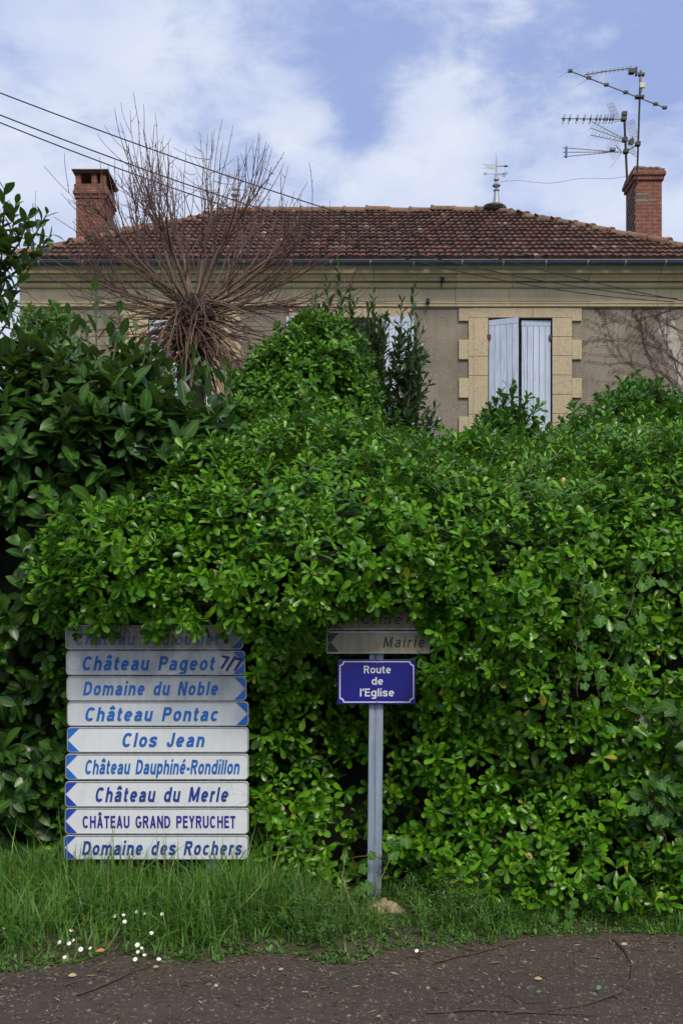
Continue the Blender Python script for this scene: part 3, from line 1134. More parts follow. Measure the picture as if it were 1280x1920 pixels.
roof = roof_b.build('roof', simple('roof_underlay', (0.05, 0.022, 0.016), 0.95, 0, 0.3, 5, 0), house)
tb = MB()
slope_tiles(tb, (EXL, EV_Y, EV_Z), (EXR, EV_Y, EV_Z), (RXR, RG_Y, RG_Z), (RXL, RG_Y, RG_Z), 14, 0.112)
tb.build('front_tiling', M['tile'], roof)
tb = MB()
slope_tiles(tb, (EXL, BK_Y, EV_Z), (EXL, EV_Y, EV_Z), (RXL, RG_Y, RG_Z), (RXL, RG_Y, RG_Z), 12, 0.15)
tb.build('side_tiling', M['tile'], roof)
tb = MB()
slope_tiles(tb, (EXR, EV_Y, EV_Z), (EXR, BK_Y, EV_Z), (RXR, RG_Y, RG_Z), (RXR, RG_Y, RG_Z), 12, 0.15)
tb.build('side_tiling', M['tile'], roof)


def ridge_line(a, b, ln=0.42, r=0.095):
    a, b = np.array(a, float), np.array(b, float)
    L = np.linalg.norm(b - a)
    n = int(L / ln)
    d_ = (b - a) / L
    side = nrm(np.cross(d_, UPV))
    up = np.cross(side, d_)
    mb = MB()
    for k in range(n):
        vs = []
        j = R.normal(0, 0.008, 3)
        for (t_, rr) in ((k / n, r * 1.18), (k / n + 0.12 / n, r * 1.18), (k / n + 0.14 / n, r), ((k + 1.05) / n, r * 0.93)):
            c_ = a + d_ * L * t_ + j
            for an in np.linspace(-10, 190, 9):
                vs.append(c_ + side * math.cos(math.radians(an)) * rr + up * (math.sin(math.radians(an)) * rr - 0.005))
        fs = [(e * 9 + q, e * 9 + q + 1, e * 9 + q + 10, e * 9 + q + 9) for e in range(3) for q in range(8)] + [tuple(range(9))]
        mb.add(vs, fs)
    return mb


ridge_line((RXL, RG_Y, RG_Z + .03), (RXR, RG_Y, RG_Z + .03)).build('ridge_cap', M['ridge'], roof)
ridge_line((EXR, EV_Y, EV_Z + .05), (RXR, RG_Y, RG_Z + .04)).build('hip_cap', M['ridge'], roof)
ridge_line((EXL, EV_Y, EV_Z + .05), (RXL, RG_Y, RG_Z + .04)).build('hip_cap', M['ridge'], roof)

# gutter: half-round trough with seam collars and brackets
gb = MB()
GY, GZ, GR = 16.55, PZ(490.5, 16.55), 0.070
pr = []
for an in np.linspace(180, 360, 13):
    pr.append((GY + GR * math.cos(math.radians(an)), GZ + GR * math.sin(math.radians(an))))
for an in np.linspace(360, 180, 13):
    pr.append((GY + (GR - .006) * math.cos(math.radians(an)), GZ + (GR - .006) * math.sin(math.radians(an))))
gb.prism(pr, 'x', EXL - 0.02, EXR + 0.02)
gb.tube([(EXL - 0.02, GY - GR, GZ + .006), (EXR + .02, GY - GR, GZ + .006)], 0.011, 8)
gut = gb.build('gutter', M['zinc'], house, smooth=False)
x = EXL + 0.5
while x < EXR:
    sm = MB()
    pr2 = [(GY + (GR + .005) * math.cos(math.radians(an)), GZ + (GR + .005) * math.sin(math.radians(an))) for an in np.linspace(182, 358, 13)]
    pr2 += [(GY + (GR + .001) * math.cos(math.radians(an)), GZ + (GR + .001) * math.sin(math.radians(an))) for an in np.linspace(358, 182, 13)]
    sm.prism(pr2, 'x', x, x + 0.022)
    x += R.uniform(0.60, 0.82)
    sm.build('gutter_seam', M['zinc_light'], gut)

# chimneys ---------------------------------------------------------
CY = 20.0
x0, x1 = PX(1190, CY), PX(1240, CY)
zt = PZ(338, CY)
ch = MB()
ch.box(x0, x1, CY, CY + 0.66, 8.4, zt)
cho = ch.build('chimney', M['brick'], house, bevel=0.006)
tag(cho, 'plain brick chimney with corbelled top at the right end')
b = MB()
b.box(x0 - 0.035, x1 + 0.035, CY - 0.035, CY + 0.695, zt + 0.002, zt + 0.085)
b.box(x0 - 0.065, x1 + 0.065, CY - 0.065, CY + 0.725, zt + 0.087, zt + 0.165)
b.box(x0 - 0.045, x1 + 0.045, CY - 0.045, CY + 0.705, zt + 0.167, zt + 0.225)
b.build('corbel', M['brick'], cho, bevel=0.006)
b = MB()
for k in range(9):
    xa = x0 - 0.03 + (x1 - x0 + 0.0) * k / 9
    b.box(xa, xa + 0.058, CY - 0.04 + R.uniform(-.015, .02), CY + 0.68, zt + 0.227, zt + 0.25 + R.uniform(0, 0.02))
b.build('cap_slab', M['lead'], cho)
for (pa, pb_, za, zb) in ((1192, 1216, 362.5, 367), (1190, 1229, 374, 379)):
    b = MB()
    a_, c_ = PX(pa, CY), PX(pb_, CY)
    z1_, z0_ = PZ(za, CY), PZ(zb, CY)
    b.prism([(a_, z0_), (a_ + (c_ - a_) * .5, z0_ + .008), (c_, z0_ + .03), (c_ - .03, z1_), (a_ + .1, z1_ + .004), (a_, z1_ - .006)], 'y', CY - 0.006, CY + 0.01)
    b.build('mortar_patch', M['lead'], cho)
# vertical banding straps with loose flashing on the flank
b = MB()
for k in range(6):
    z = zt - 0.05 - k * 0.16
    b.prism([(CY - 0.004, z), (CY + 0.60, z - 0.34), (CY + 0.60, z - 0.31), (CY - 0.004, z + 0.035)], 'x', x0 - 0.014, x0 - 0.002)
b.build('flank_flashing', M['lead'], cho)

x0, x1 = PX(143, CY), PX(197, CY)
zt = PZ(372, CY)
ch = MB()
ch.box(x0, x1, CY, CY + 0.78, 8.4, zt)
cho = ch.build('chimney', M['brick'], house, bevel=0.006)
tag(cho, 'brick chimney with a raised tile cap at the left end')
b = MB()
b.box(x0 - 0.025, x1 + 0.025, CY - 0.025, CY + 0.805, zt + 0.002, zt + 0.075)
b.box(x0 - 0.055, x1 + 0.055, CY - 0.055, CY + 0.835, zt + 0.077, zt + 0.15)
b.box(x0 - 0.035, x1 + 0.035, CY - 0.035, CY + 0.815, zt + 0.152, zt + 0.28)
b.build('corbel', M['brick'], cho, bevel=0.006)
zc = zt + 0.282
for (xa, ya) in ((x0 - 0.01, CY), (x1 - 0.09, CY), (x0 - 0.01, CY + 0.66), (x1 - 0.09, CY + 0.66), ((x0 + x1) / 2 + .02, CY)):
    b = MB()
    b.box(xa, xa + 0.10, ya, ya + 0.12, zc, zc + 0.215)
    b.build('cap_pier', M['brick'], cho)
b = MB()
b.box(x0 - 0.05, x1 + 0.06, CY - 0.05, CY + 0.85, zc + 0.217, zc + 0.25)
b.box(x0 - 0.07, x1 + 0.08, CY - 0.08, CY + 0.88, zc + 0.252, zc + 0.275)
b.build('cap_slab', M['tile'], cho)

# right-corner vine on the wall -------------------------------------
creeper = empty('wall_creeper', (PX(1290, D), D - 0.02, 4.6), 'leafless dark creeper spreading over the roughcast at the right wall corner', 'climbing plant')


def grow(mb, p, ang, length, rad, depth, plane_y, seg=0.09):
    pts = [(p[0], plane_y, p[1])]
    n = max(3, int(length / seg))
    x, z = p
    rr = [rad]
    for k in range(n):
        ang += R.normal(0, 0.16)
        x += math.cos(ang) * seg
        z += math.sin(ang) * seg
        if z > PZ(505, D) or x < PX(1085, D):
            break
        pts.append((x, plane_y + R.uniform(-0.006, 0.006), z))
        rr.append(rad * (1 - 0.75 * (k + 1) / n))
        if depth > 0 and R.random() < 0.24:
            grow(mb, (x, z), ang + R.choice([-1, 1]) * R.uniform(0.35, 0.95), length * R.uniform(0.25, 0.55), max(0.0035, rad * 0.55), depth - 1, plane_y, seg)
        elif R.random() < 0.6:
            a2 = ang + R.choice([-1, 1]) * 1.3
            mb.tube([(x, plane_y, z), (x + math.cos(a2) * 0.04, plane_y - 0.01, z + math.sin(a2) * 0.04)], [0.005, 0.004], 4)
    if len(pts) > 1:
        mb.tube(pts, rr, 5)


for (px, py, a_, L) in ((1300, 760, 128, 3.0), (1300, 700, 150, 2.6), (1290, 745, 160, 2.3), (1250, 745, 122, 2.7), (1310, 640, 158, 2.4), (1285, 720, 108, 2.6), (1230, 740, 140, 1.8), (1305, 580, 165, 1.6)):
    mb = MB()
    grow(mb, (PX(px, D), PZ(py, D)), math.radians(a_), L, 0.0078, 2, D - 0.02)
    mb.build('stem', M['creeper'], creeper)


# ------------------------------------------------------------------ lettering
def text_mb(s, m, name, parent, x0, x1, zbase, cap, y, shear=0.0, bold=0.0, depth=0.002, spacing=1.0, rot=0.0, xform=None):
    cu = bpy.data.curves.new('lettering_curve', 'FONT')
    cu.body = s
    cu.size = 1.0
    cu.shear = shear
    cu.offset = bold
    cu.space_character = spacing
    cu.resolution_u = 4
    o = bpy.data.objects.new('lettering_tmp', cu)
    C.objects.link(o)
    dg = bpy.context.evaluated_depsgraph_get()
    dg.update()
    me = bpy.data.meshes.new_from_object(o.evaluated_get(dg))
    v = np.array([q.co[:] for q in me.vertices])
    # cap height of the builtin face measured on an H
    cu.body = 'H'
    dg.update()
    mh = bpy.data.meshes.new_from_object(o.evaluated_get(dg))
    hv = np.array([q.co[:] for q in mh.vertices])
    caph = hv[:, 1].max()
    bpy.data.objects.remove(o)
    bpy.data.curves.remove(cu)
    bpy.data.meshes.remove(mh)
    sz = cap / caph
    vx = (v[:, 0] - v[:, 0].min()) / (v[:, 0].max() - v[:, 0].min()) * (x1 - x0) + x0
    vz = v[:, 1] * sz + zbase
    nv = np.stack([vx, np.full(len(vx), y), vz], 1)
    if rot:
        c_, s_ = math.cos(rot), math.sin(rot)
        mx_, mz_ = (x0 + x1) / 2, zbase + cap / 2
        dx, dz = nv[:, 0] - mx_, nv[:, 2] - mz_
        nv[:, 0], nv[:, 2] = mx_ + dx * c_ - dz * s_, mz_ + dx * s_ + dz * c_
    if xform is not None:
        nv = xform(nv)
    mb = MB()
    mb.add(nv, [tuple(p.vertices) for p in me.polygons])
    bpy.data.meshes.remove(me)
    return mb.build(name, m, parent)


# letters are drawn as flat brush strokes: unit cap height, grotesque proportions
def glyphs(w):
    h = w / 2
    xh, ct = 0.74, 1.0
    t, b_ = xh - h, h

    def arc(cx, cy, rx, ry, a0, a1, n=14, p=2.25):
        o_ = []
        for k in range(n + 1):
            a = math.radians(a0 + (a1 - a0) * k / n)
            c_, s_ = math.cos(a), math.sin(a)
            o_.append((cx + rx * math.copysign(abs(c_) ** (2 / p), c_), cy + ry * math.copysign(abs(s_) ** (2 / p), s_)))
        return o_

    def spl(pts, n=5):
        P_ = [np.array(q) for q in pts]
        P_ = [2 * P_[0] - P_[1]] + P_ + [2 * P_[-1] - P_[-2]]
        o_ = []
        for i in range(1, len(P_) - 2):
            for k in range(n):
                u = k / n
                o_.append(tuple(0.5 * ((2 * P_[i]) + (-P_[i - 1] + P_[i + 1]) * u + (2 * P_[i - 1] - 5 * P_[i] + 4 * P_[i + 1] - P_[i + 2]) * u * u + (-P_[i - 1] + 3 * P_[i] - 3 * P_[i + 1] + P_[i + 2]) * u ** 3)))
        o_.append(tuple(P_[-2]))
        return o_
    W = 0.60
    cx, cy, rx, ry = W / 2, xh / 2, W / 2 - h, xh / 2 - h
    l, r = h, W - h
    G = {}
    bowl = arc(cx, cy, rx, ry, 0, 360, 28)
    G['o'] = (W, [bowl])
    G['c'] = (W - .03, [arc(cx, cy, rx, ry, 42, 318, 22)])
    G['e'] = (W, [[(l, cy), (r, cy)], arc(cx, cy, rx, ry, 0, 318, 24)])
    a_top = arc(cx - .01, xh - h - .17, rx - .02, .17, 160, 0, 12)
    G['a'] = (W - .01, [a_top + [(r - .03, .16), (r + .0, 0.0 + h * .2)], spl([(r - .03, .44), (.30, .40), (.13, .34), (l + .005, .21), (.15, b_ + .005), (.30, b_ + .01), (.43, .15), (r - .03, .28)])])
    G['u'] = (W - .02, [[(l, xh), (l, .30)] + arc(cx - .01, .28, rx - .01, .28 - h, 180, 360, 14) + [(r - .02, .35)], [(r - .02, xh), (r - .02, 0)]])
    arch = lambda x0, x1: arc((x0 + x1) / 2, t - .24, (x1 - x0) / 2, .24, 180, 0, 14) + [(x1, 0)]
    G['n'] = (W - .02, [[(l, 0), (l, xh)], arch(l, r - .02)])
    G['h'] = (W - .02, [[(l, 0), (l, ct)], arch(l, r - .02)])
    G['m'] = (.92, [[(l, 0), (l, xh)], arch(l, .46), arch(.46, .92 - h)])
    G['d'] = (W, [bowl, [(r, 0), (r, ct)]])
    G['b'] = (W, [bowl, [(l, 0), (l, ct)]])
    G['p'] = (W, [bowl, [(l, -.26), (l, xh)]])
    G['g'] = (W, [bowl, [(r, xh), (r, -.06)] + arc(cx, -.06, rx, .20 - h * .4, 0, -150, 12)])
    G['t'] = (.36, [[(.14, .94), (.14, .20)] + arc(.14 + .13, .20, .13, .20 - h, 180, 262, 7) + [(.35, b_)], [(0, xh - h), (.34, xh - h)]])
    G['i'] = (w, [[(h, 0), (h, xh)], [(h, .86), (h, .86 + w * .95)]])
    G['l'] = (w, [[(h, 0), (h, ct)]])
    G['r'] = (.37, [[(l, 0), (l, xh)], arc(l + .24, t - .25, .24, .25, 180, 92, 8) + [(.37, t + .0)]])
    G['s'] = (.54, [spl([(.49, .53), (.42, .62), (.27, t + .005), (.12, .60), (.075, .52), (.13, .43), (.28, .375), (.42, .31), (.465, .21), (.41, .12), (.27, b_ - .005), (.12, .11), (.05, .22)])])
    circ = lambda cx_, y: [(cx_ - .17, y), (cx_, y + .15), (cx_ + .17, y)]
    G['â'] = (G['a'][0], G['a'][1] + [circ(cx, .86)])
    G['é'] = (W, G['e'][1] + [[(cx - .04, .84), (cx + .12, 1.02)]])
    G['è'] = (W, G['e'][1] + [[(cx + .06, .84), (cx - .12, 1.02)]])
    CW = .72
    G['C'] = (CW, [arc(CW / 2, .5, CW / 2 - h, .5 - h, 42, 318, 26)])
    G['G'] = (CW, [arc(CW / 2, .5, CW / 2 - h, .5 - h, 42, 330, 26) + [(CW - h, .44), (CW * .55, .44)]])
    G['D'] = (.70, [[(h, 0), (h, ct)], [(h, ct - h), (.28, ct - h)] + arc(.28, .5, .42 - h, .5 - h, 90, -90, 18) + [(h, h)]])
    G['P'] = (.64, [[(h, 0), (h, ct)], [(h, ct - h), (.36, ct - h)] + arc(.36, .70, .28 - h, .30 - h, 90, -90, 14) + [(h, .40 + h)]])
    G['R'] = (.68, [[(h, 0), (h, ct)], [(h, ct - h), (.38, ct - h)] + arc(.38, .72, .28 - h, .28 - h, 90, -90, 14) + [(h, .44 + h)], [(.36, .48), (.60, 0)]])
    G['N'] = (.70, [[(h, 0), (h, ct)], [(h, ct), (.70 - h, 0)], [(.70 - h, 0), (.70 - h, ct)]])
    G['M'] = (.86, [[(h, 0), (h, ct)], [(h + .01, ct), (.43, .10)], [(.43, .10), (.85 - h, ct)], [(.86 - h, 0), (.86 - h, ct)]])
    G['J'] = (.52, [[(.52 - h, ct), (.52 - h, .28)] + arc(.26, .28, .26 - h, .28 - h, 0, -180, 16) + [(h, .34)]])
    G['H'] = (.68, [[(h, 0), (h, ct)], [(.68 - h, 0), (.68 - h, ct)], [(h, .53), (.68 - h, .53)]])
    G['T'] = (.60, [[(0, ct - h), (.60, ct - h)], [(.30, 0), (.30, ct)]])
    G['E'] = (.56, [[(h, 0), (h, ct)], [(h, ct - h), (.56, ct - h)], [(h, .53), (.52, .53)], [(h, h), (.56, h)]])
    G['A'] = (.70, [[(h, 0), (.35, ct)], [(.35, ct), (.70 - h, 0)], [(.17, .31), (.53, .31)]])
    G['Â'] = (.70, G['A'][1] + [circ(.35, 1.08)])
    G['U'] = (.68, [[(h, ct), (h, .34)] + arc(.34, .34, .34 - h, .34 - h, 180, 360, 18) + [(.68 - h, ct)]])
    G['Y'] = (.66, [[(h, ct), (.33, .45)], [(.66 - h, ct), (.33, .45)], [(.33, .50), (.33, 0)]])
    G['7'] = (.56, [[(0, ct - h), (.56 - h * .6, ct - h)], [(.56 - h, ct - h), (.20, 0)]])
    G['/'] = (.36, [[(0, -.12), (.36, 1.08)]])
    G['-'] = (.32, [[(0, .37), (.32, .37)]])
    G['’'] = (.14, [[(.12, ct), (.03, .70)]])
    G[' '] = (.42, [])
    return G


def ribbon(pts, w):
    """flat stroke of width w along 2D points; returns left and right outlines"""
    p = np.array(pts, float)
    keep = [0] + [i for i in range(1, len(p)) if np.linalg.norm(p[i] - p[i - 1]) > 1e-5]
    p = p[keep]
    closed = np.linalg.norm(p[0] - p[-1]) < 1e-4 and len(p) > 4
    d_ = np.diff(p, axis=0)
    d_ /= np.linalg.norm(d_, axis=1)[:, None]
    nn = np.stack([-d_[:, 1], d_[:, 0]], 1)
    off = np.zeros_like(p)
    for i in range(len(p)):
        a = nn[i - 1] if i > 0 else (nn[-1] if closed else nn[0])
        b = nn[i] if i < len(nn) else (nn[0] if closed else nn[-1])
        m_ = a + b
        m_ /= np.linalg.norm(m_) + 1e-9
        off[i] = m_ / max(0.45, float(np.dot(m_, a)))
    return p + off * w / 2, p - off * w / 2


def letters(s, m, name, parent, x0, x1, zbase, cap, y, shear=0.0, weight=0.17, spacing=0.14, rot=0.0):
    """stroke lettering fitted between x0 and x1 with the given cap height"""
    G = glyphs(weight)
    x = 0.0
    strokes = []
    for ch_ in s:
        wd, st = G[ch_]
        for q in st:
            strokes.append((x, q))
        x += wd + spacing
    tot = x - spacing
    sxk = (x1 - x0) / (tot + shear * 0.85)
    b = MB()
    for k, (ox, q) in enumerate(strokes):
        L_, R_ = ribbon(q, weight)
        v = []
        for side in (L_, R_):
            for (u, z) in side:
                xx = x0 + (ox + u + shear * z) * sxk
                zz_ = zbase + z * cap
                v.append((xx, y - 0.00006 * (k % 4), zz_))
        v = np.array(v)
        if rot:
            c_, s_ = math.cos(rot), math.sin(rot)
            mx_, mz_ = (x0 + x1) / 2, zbase + cap / 2
            dx, dz = v[:, 0] - mx_, v[:, 2] - mz_
            v[:, 0], v[:, 2] = mx_ + dx * c_ - dz * s_, mz_ + dx * s_ + dz * c_
        n = len(L_)
        b.add(v, [(i, n + i, n + i + 1, i + 1) for i in range(n - 1)])
    return b.build(name, m, parent)


def rrect(x0, x1, z0, z1, r, n=6):
    pts = []
    for cx, cz, a0 in ((x1 - r, z1 - r, 0), (x0 + r, z1 - r, 90), (x0 + r, z0 + r, 180), (x1 - r, z0 + r, 270)):
        for k in range(n + 1):
            a = math.radians(a0 + 90 * k / n)
            pts.append((cx + r * math.cos(a), cz + r * math.sin(a)))
    return pts


# ------------------------------------------------------------------ estate signs
SY = 5.86


def sx(px):
    return PX(px, SY)


def sz_(py):
    return PZ(py, SY)


def estate_sign(l, r, tp, bt, side, text, tbox, mface, mtext, marrow, label, shear=0.21, bold=0.195, italic=True, spacing=0.19):
    x0, x1, z0, z1 = sx(l), sx(r), sz_(bt), sz_(tp)
    cx, cz = (x0 + x1) / 2, (z0 + z1) / 2
    o = empty('estate_sign', (cx, SY, cz), label, 'direction sign', 'estate signs stacked on two posts')
    b = MB()
    b.prism(rrect(x0, x1, z0, z1, 0.024), 'y', SY, SY + 0.028)
    b.build('panel', mface, o, bevel=0.003)
    # thin raised rim
    oo, ii = rrect(x0 + 0.0015, x1 - 0.0015, z0 + .0015, z1 - .0015, 0.0225), rrect(x0 + .006, x1 - .006, z0 + .006, z1 - .006, 0.019)
    n = len(oo)
    b = MB()
    v = [(p[0], SY - 0.0035, p[1]) for p in oo] + [(p[0], SY - 0.0035, p[1]) for p in ii] + [(p[0], SY + 0.001, p[1]) for p in oo] + [(p[0], SY + 0.001, p[1]) for p in ii]
    f = []
    for k in range(n):
        j_ = (k + 1) % n
        f += [(k, j_, n + j_, n + k), (k, 2 * n + k, 2 * n + j_, j_), (n + k, n + j_, 3 * n + j_, 3 * n + k)]
    b.add(v, f)
    b.build('rim', M['edge'], o)
    # two corner triangles leave an arrow point between them
    e = 0.0062
    xa = x1 - e if side > 0 else x0 + e
    s = -1 if side > 0 else 1
    tw = 0.066
    rr = 0.019
    zt_, zb_ = z1 - e, z0 + e
    for (zc_, sg) in ((zt_, -1), (zb_, 1)):
        arc = []
        for k in range(5):
            a = math.radians(90 * k / 4)
            arc.append((xa + s * (rr - rr * math.sin(a)), zc_ + sg * (rr - rr * math.cos(a))))
        poly = [(xa + s * tw, zc_)] + arc + [(xa, cz - sg * 0.0015)]
        bb = MB()
        bb.prism(poly, 'y', SY - 0.0025, SY + 0.001)
        bb.build('arrow_corner', marrow, o)
    if text:
        t0, t1, base, cap = tbox
        letters(text, mtext, 'lettering', o, sx(t0), sx(t1), sz_(base + 0.6), (sz_(cap) - sz_(base)) * 1.07, SY - 0.0022, shear if italic else 0.0, bold, spacing)
    return o


TB, TF, TD, TV = M['txt_blue'], M['txt_faded'], M['txt_deep'], M['txt_violet']
estate_sign(123, 456, 1172, 1218, 1, 'Château Couloumet', (141, 413, 1209, 1187), M['sign_dirty'], TF, M['arrow_deep'], 'topmost dirty grey estate sign half hidden under leaves, lettering flaking')
sg = estate_sign(124, 460, 1220, 1266, 1, 'Château Pageot', (153.5, 405, 1256.5, 1231.5), M['sign_grey'], TB, M['arrow_blue'], 'grey estate sign reading Château Pageot with round stickers and 7/7')
for (px, rad) in ((139.5, 12.2), (428, 17.0)):
    b = MB()
    b.prism([(sx(px) + rad / F * SY * math.cos(a), sz_(1243) + rad / F * SY * math.sin(a)) for a in np.linspace(0, 2 * math.pi, 33)[:-1]], 'y', SY - 0.0015, SY + 0.001)
    b.build('round_sticker', M['disc'], sg)
letters('7/7', TV, 'lettering', sg, sx(412), sx(454), sz_(1256), sz_(1231) - sz_(1256), SY - 0.0048, 0.12, 0.18, 0.03, rot=math.radians(-9))
estate_sign(125, 462, 1268, 1314, 1, 'Domaine du Noble', (156, 411, 1303, 1279), M['sign_grey'], TB, M['arrow_blue'], 'streaky grey estate sign reading Domaine du Noble')
estate_sign(126, 466, 1315.5, 1361.5, 1, 'Château Pontac', (158.6, 412, 1351.5, 1327), sign_face('light_grey_sign_face', (0.50, 0.54, 0.575), (0.43, 0.47, 0.51), (0.24, 0.25, 0.25), 0.25), TB, M['arrow_blue'], 'light grey estate sign reading Château Pontac')
estate_sign(126, 466, 1363.5, 1411, -1, 'Clos Jean', (228, 386, 1400, 1375), M['sign_white'], TB, M['arrow_blue'], 'white estate sign with the short name Clos Jean')
estate_sign(123, 466, 1413.5, 1462, -1, 'Château Dauphiné-Rondillon', (159, 451, 1451, 1425.5), M['sign_white'], TB, M['arrow_blue'], 'white estate sign reading Château Dauphiné-Rondillon in narrow letters', bold=0.19, spacing=0.12)
estate_sign(122, 466, 1465, 1513, -1, 'Château du Merle', (178, 430, 1503, 1477), M['sign_cracked'], TD, M['arrow_deep'], 'white crazed estate sign reading Château du Merle')
estate_sign(122, 466, 1515, 1564, -1, 'CHÂTEAU GRAND PEYRUCHET', (155.5, 441.5, 1552, 1530.5), M['sign_white'], TV, M['arrow_deep'], 'white estate sign in upright violet capitals, CHÂTEAU GRAND PEYRUCHET', italic=False, bold=0.19, spacing=0.14)
estate_sign(120, 466, 1566, 1612, -1, 'Domaine des Rochers', (154, 455, 1602.6, 1578), M['sign_white'], TD, M['arrow_deep'], 'lowest white estate sign, Domaine des Rochers, with grass across it')
for px, lab in ((196, 'galvanised post at the left behind the estate signs'), (398, 'galvanised post at the right behind the estate signs')):
    o = empty('sign_post', (sx(px), SY + 0.06, 0), lab, 'post')
    b = MB()
    b.prism(rrect(sx(px) - 0.04, sx(px) + 0.04, SY + 0.0285, SY + 0.1085, 0.008, 3), 'z', -0.05, sz_(1176))
    b.build('shaft', M['galv'], o)
    b = MB()
    b.box(sx(px) - 0.041, sx(px) + 0.041, SY + 0.0278, SY + 0.1095, sz_(1176), sz_(1176) + 0.008)
    b.build('end_cap', M['iron'], o)

# ------------------------------------------------------------------ street-name post and its signs
PY = 5.90
tx, bx_ = PX(705.5, PY), PX(701.0, PY)
po = empty('sign_post', (bx_, PY, 0.0), 'leaning galvanised post carrying the blue street name plate', 'post')
zt = PZ(1146, PY)
b = MB()
prof = [(-0.042, -0.03), (-0.012, -0.03), (-0.008, -0.023), (-0.004, -0.023), (0.0, -0.03), (0.038, -0.03), (0.042, -0.026), (0.042, 0.03), (-0.042, 0.03)]
n = len(prof)
v = [(bx_ + p[0], PY + p[1], -0.03) for p in prof] + [(tx + (tx - bx_) * .15 + p[0], PY + p[1], zt) for p in prof]
b.add(v, [tuple(range(n))[::-1], tuple(range(n, 2 * n))] + [(i, (i + 1) % n, n + (i + 1) % n, n + i) for i in range(n)])
b.build('shaft', M['galv'], po, bevel=0.003)
b = MB()
vv = np.array([(0, 0, 0)])
nu = 18
rk = []
for j_ in range(7):
    ph = j_ / 6 * math.pi / 2
    for i_ in range(nu):
        th = 2 * math.pi * i_ / nu
        k_ = 1 + 0.35 * vnoise(np.array([[math.cos(th) * 1.5, math.sin(th) * 1.5, ph * 1.4 + 3]]))[0]
        rk.append((PX(724, 5.72) + 0.15 * k_ * math.cos(ph) * math.cos(th), 5.70 + 0.09 * k_ * math.cos(ph) * math.sin(th), -0.03 + 0.125 * k_ * math.sin(ph) + 0.02 * vnoise(np.array([[th * 3, ph * 5, 1.0]]))[0]))
b.add(rk, [(j_ * nu + i_, j_ * nu + (i_ + 1) % nu, (j_ + 1) * nu + (i_ + 1) % nu, (j_ + 1) * nu + i_) for j_ in range(6) for i_ in range(nu)])
tag(b.build('rock', M['limestone'], None, smooth=True), 'pale lump of limestone in the grass at the foot of the street post', 'stone')

TY = PY - 0.062


def town_sign(l, r, tp, bt, text, tbox, face, label, name):
    x0, x1, z0, z1 = PX(l, TY), PX(r, TY), PZ(bt, TY), PZ(tp, TY)
    o = empty('town_sign', ((x0 + x1) / 2, TY, (z0 + z1) / 2), label, 'direction sign')
    b = MB()
    b.prism(rrect(x0, x1, z0, z1, 0.008, 3), 'y', TY, TY + 0.026)
    b.build('panel', face, o, bevel=0.002)
    b = MB()
    e = 0.004
    for (a_, c_, d_, f_) in ((x0 + e, x1 - e, z1 - .010, z1 - .004), (x0 + e, x1 - e, z0 + .004, z0 + .009), (x0 + .003, x0 + .007, z0 + .01, z1 - .011), (x1 - .007, x1 - .003, z0 + .01, z1 - .011)):
        b.box(a_, c_, TY - 0.002, TY + .001, d_, f_)
    b.build('rim', M['edge'], o)
    cz = (z0 + z1) / 2
    for s_ in (1, -1):
        zc_ = cz + s_ * ((z1 - z0) / 2 - 0.0115)
        b = MB()
        b.prism([(x0 + .009, zc_), (x0 + .075, zc_), (x0 + .030, cz + s_ * .002), (x0 + .009, cz + s_ * .002)], 'y', TY - 0.0018, TY + .001)
        b.build('arrow_corner', M['txt_black'], o)
    t0, t1, base, cap = tbox
    letters(text, M['txt_black'], 'lettering', o, PX(t0, TY), PX(t1, TY), PZ(base, TY), PZ(cap, TY) - PZ(base, TY), TY - 0.0016, 0.20, 0.15, 0.30)


town_sign(611, 806, 1183, 1226, 'Mairie', (718, 797, 1214, 1194), M['sign_beige'], 'algae stained beige arrow sign reading Mairie above the blue plate', 'x')
town_sign(611, 846, 1139, 1181.5, 'Cimetière', (677, 836, 1170.5, 1151), M['sign_brown'], 'brown stained sign with black letters half buried in leaves above the Mairie sign', 'x')
BY = PY - 0.058
x0, x1, z0, z1 = PX(633, BY), PX(779, BY), PZ(1320.5, BY), PZ(1236.5, BY)
o = empty('street_plate', ((x0 + x1) / 2, BY, (z0 + z1) / 2), 'deep blue enamel street name plate with white lettering on the post', 'street sign')
b = MB()
b.prism(rrect(x0, x1, z0, z1, 0.004, 2), 'y', BY, BY + 0.006)
b.build('plate', M['plate_blue'], o, bevel=0.0015)


def notched(x0, x1, z0, z1, r):
    pts = []
    for cx, cz, a0, a1 in ((x1, z1, 270, 180), (x0, z1, 360, 270), (x0, z0, 90, 0), (x1, z0, 180, 90)):
        for k in range(6):
            a = math.radians(a0 + (a1 - a0) * k / 5)
            pts.append((cx + r * math.cos(a), cz + r * math.sin(a)))
    return pts


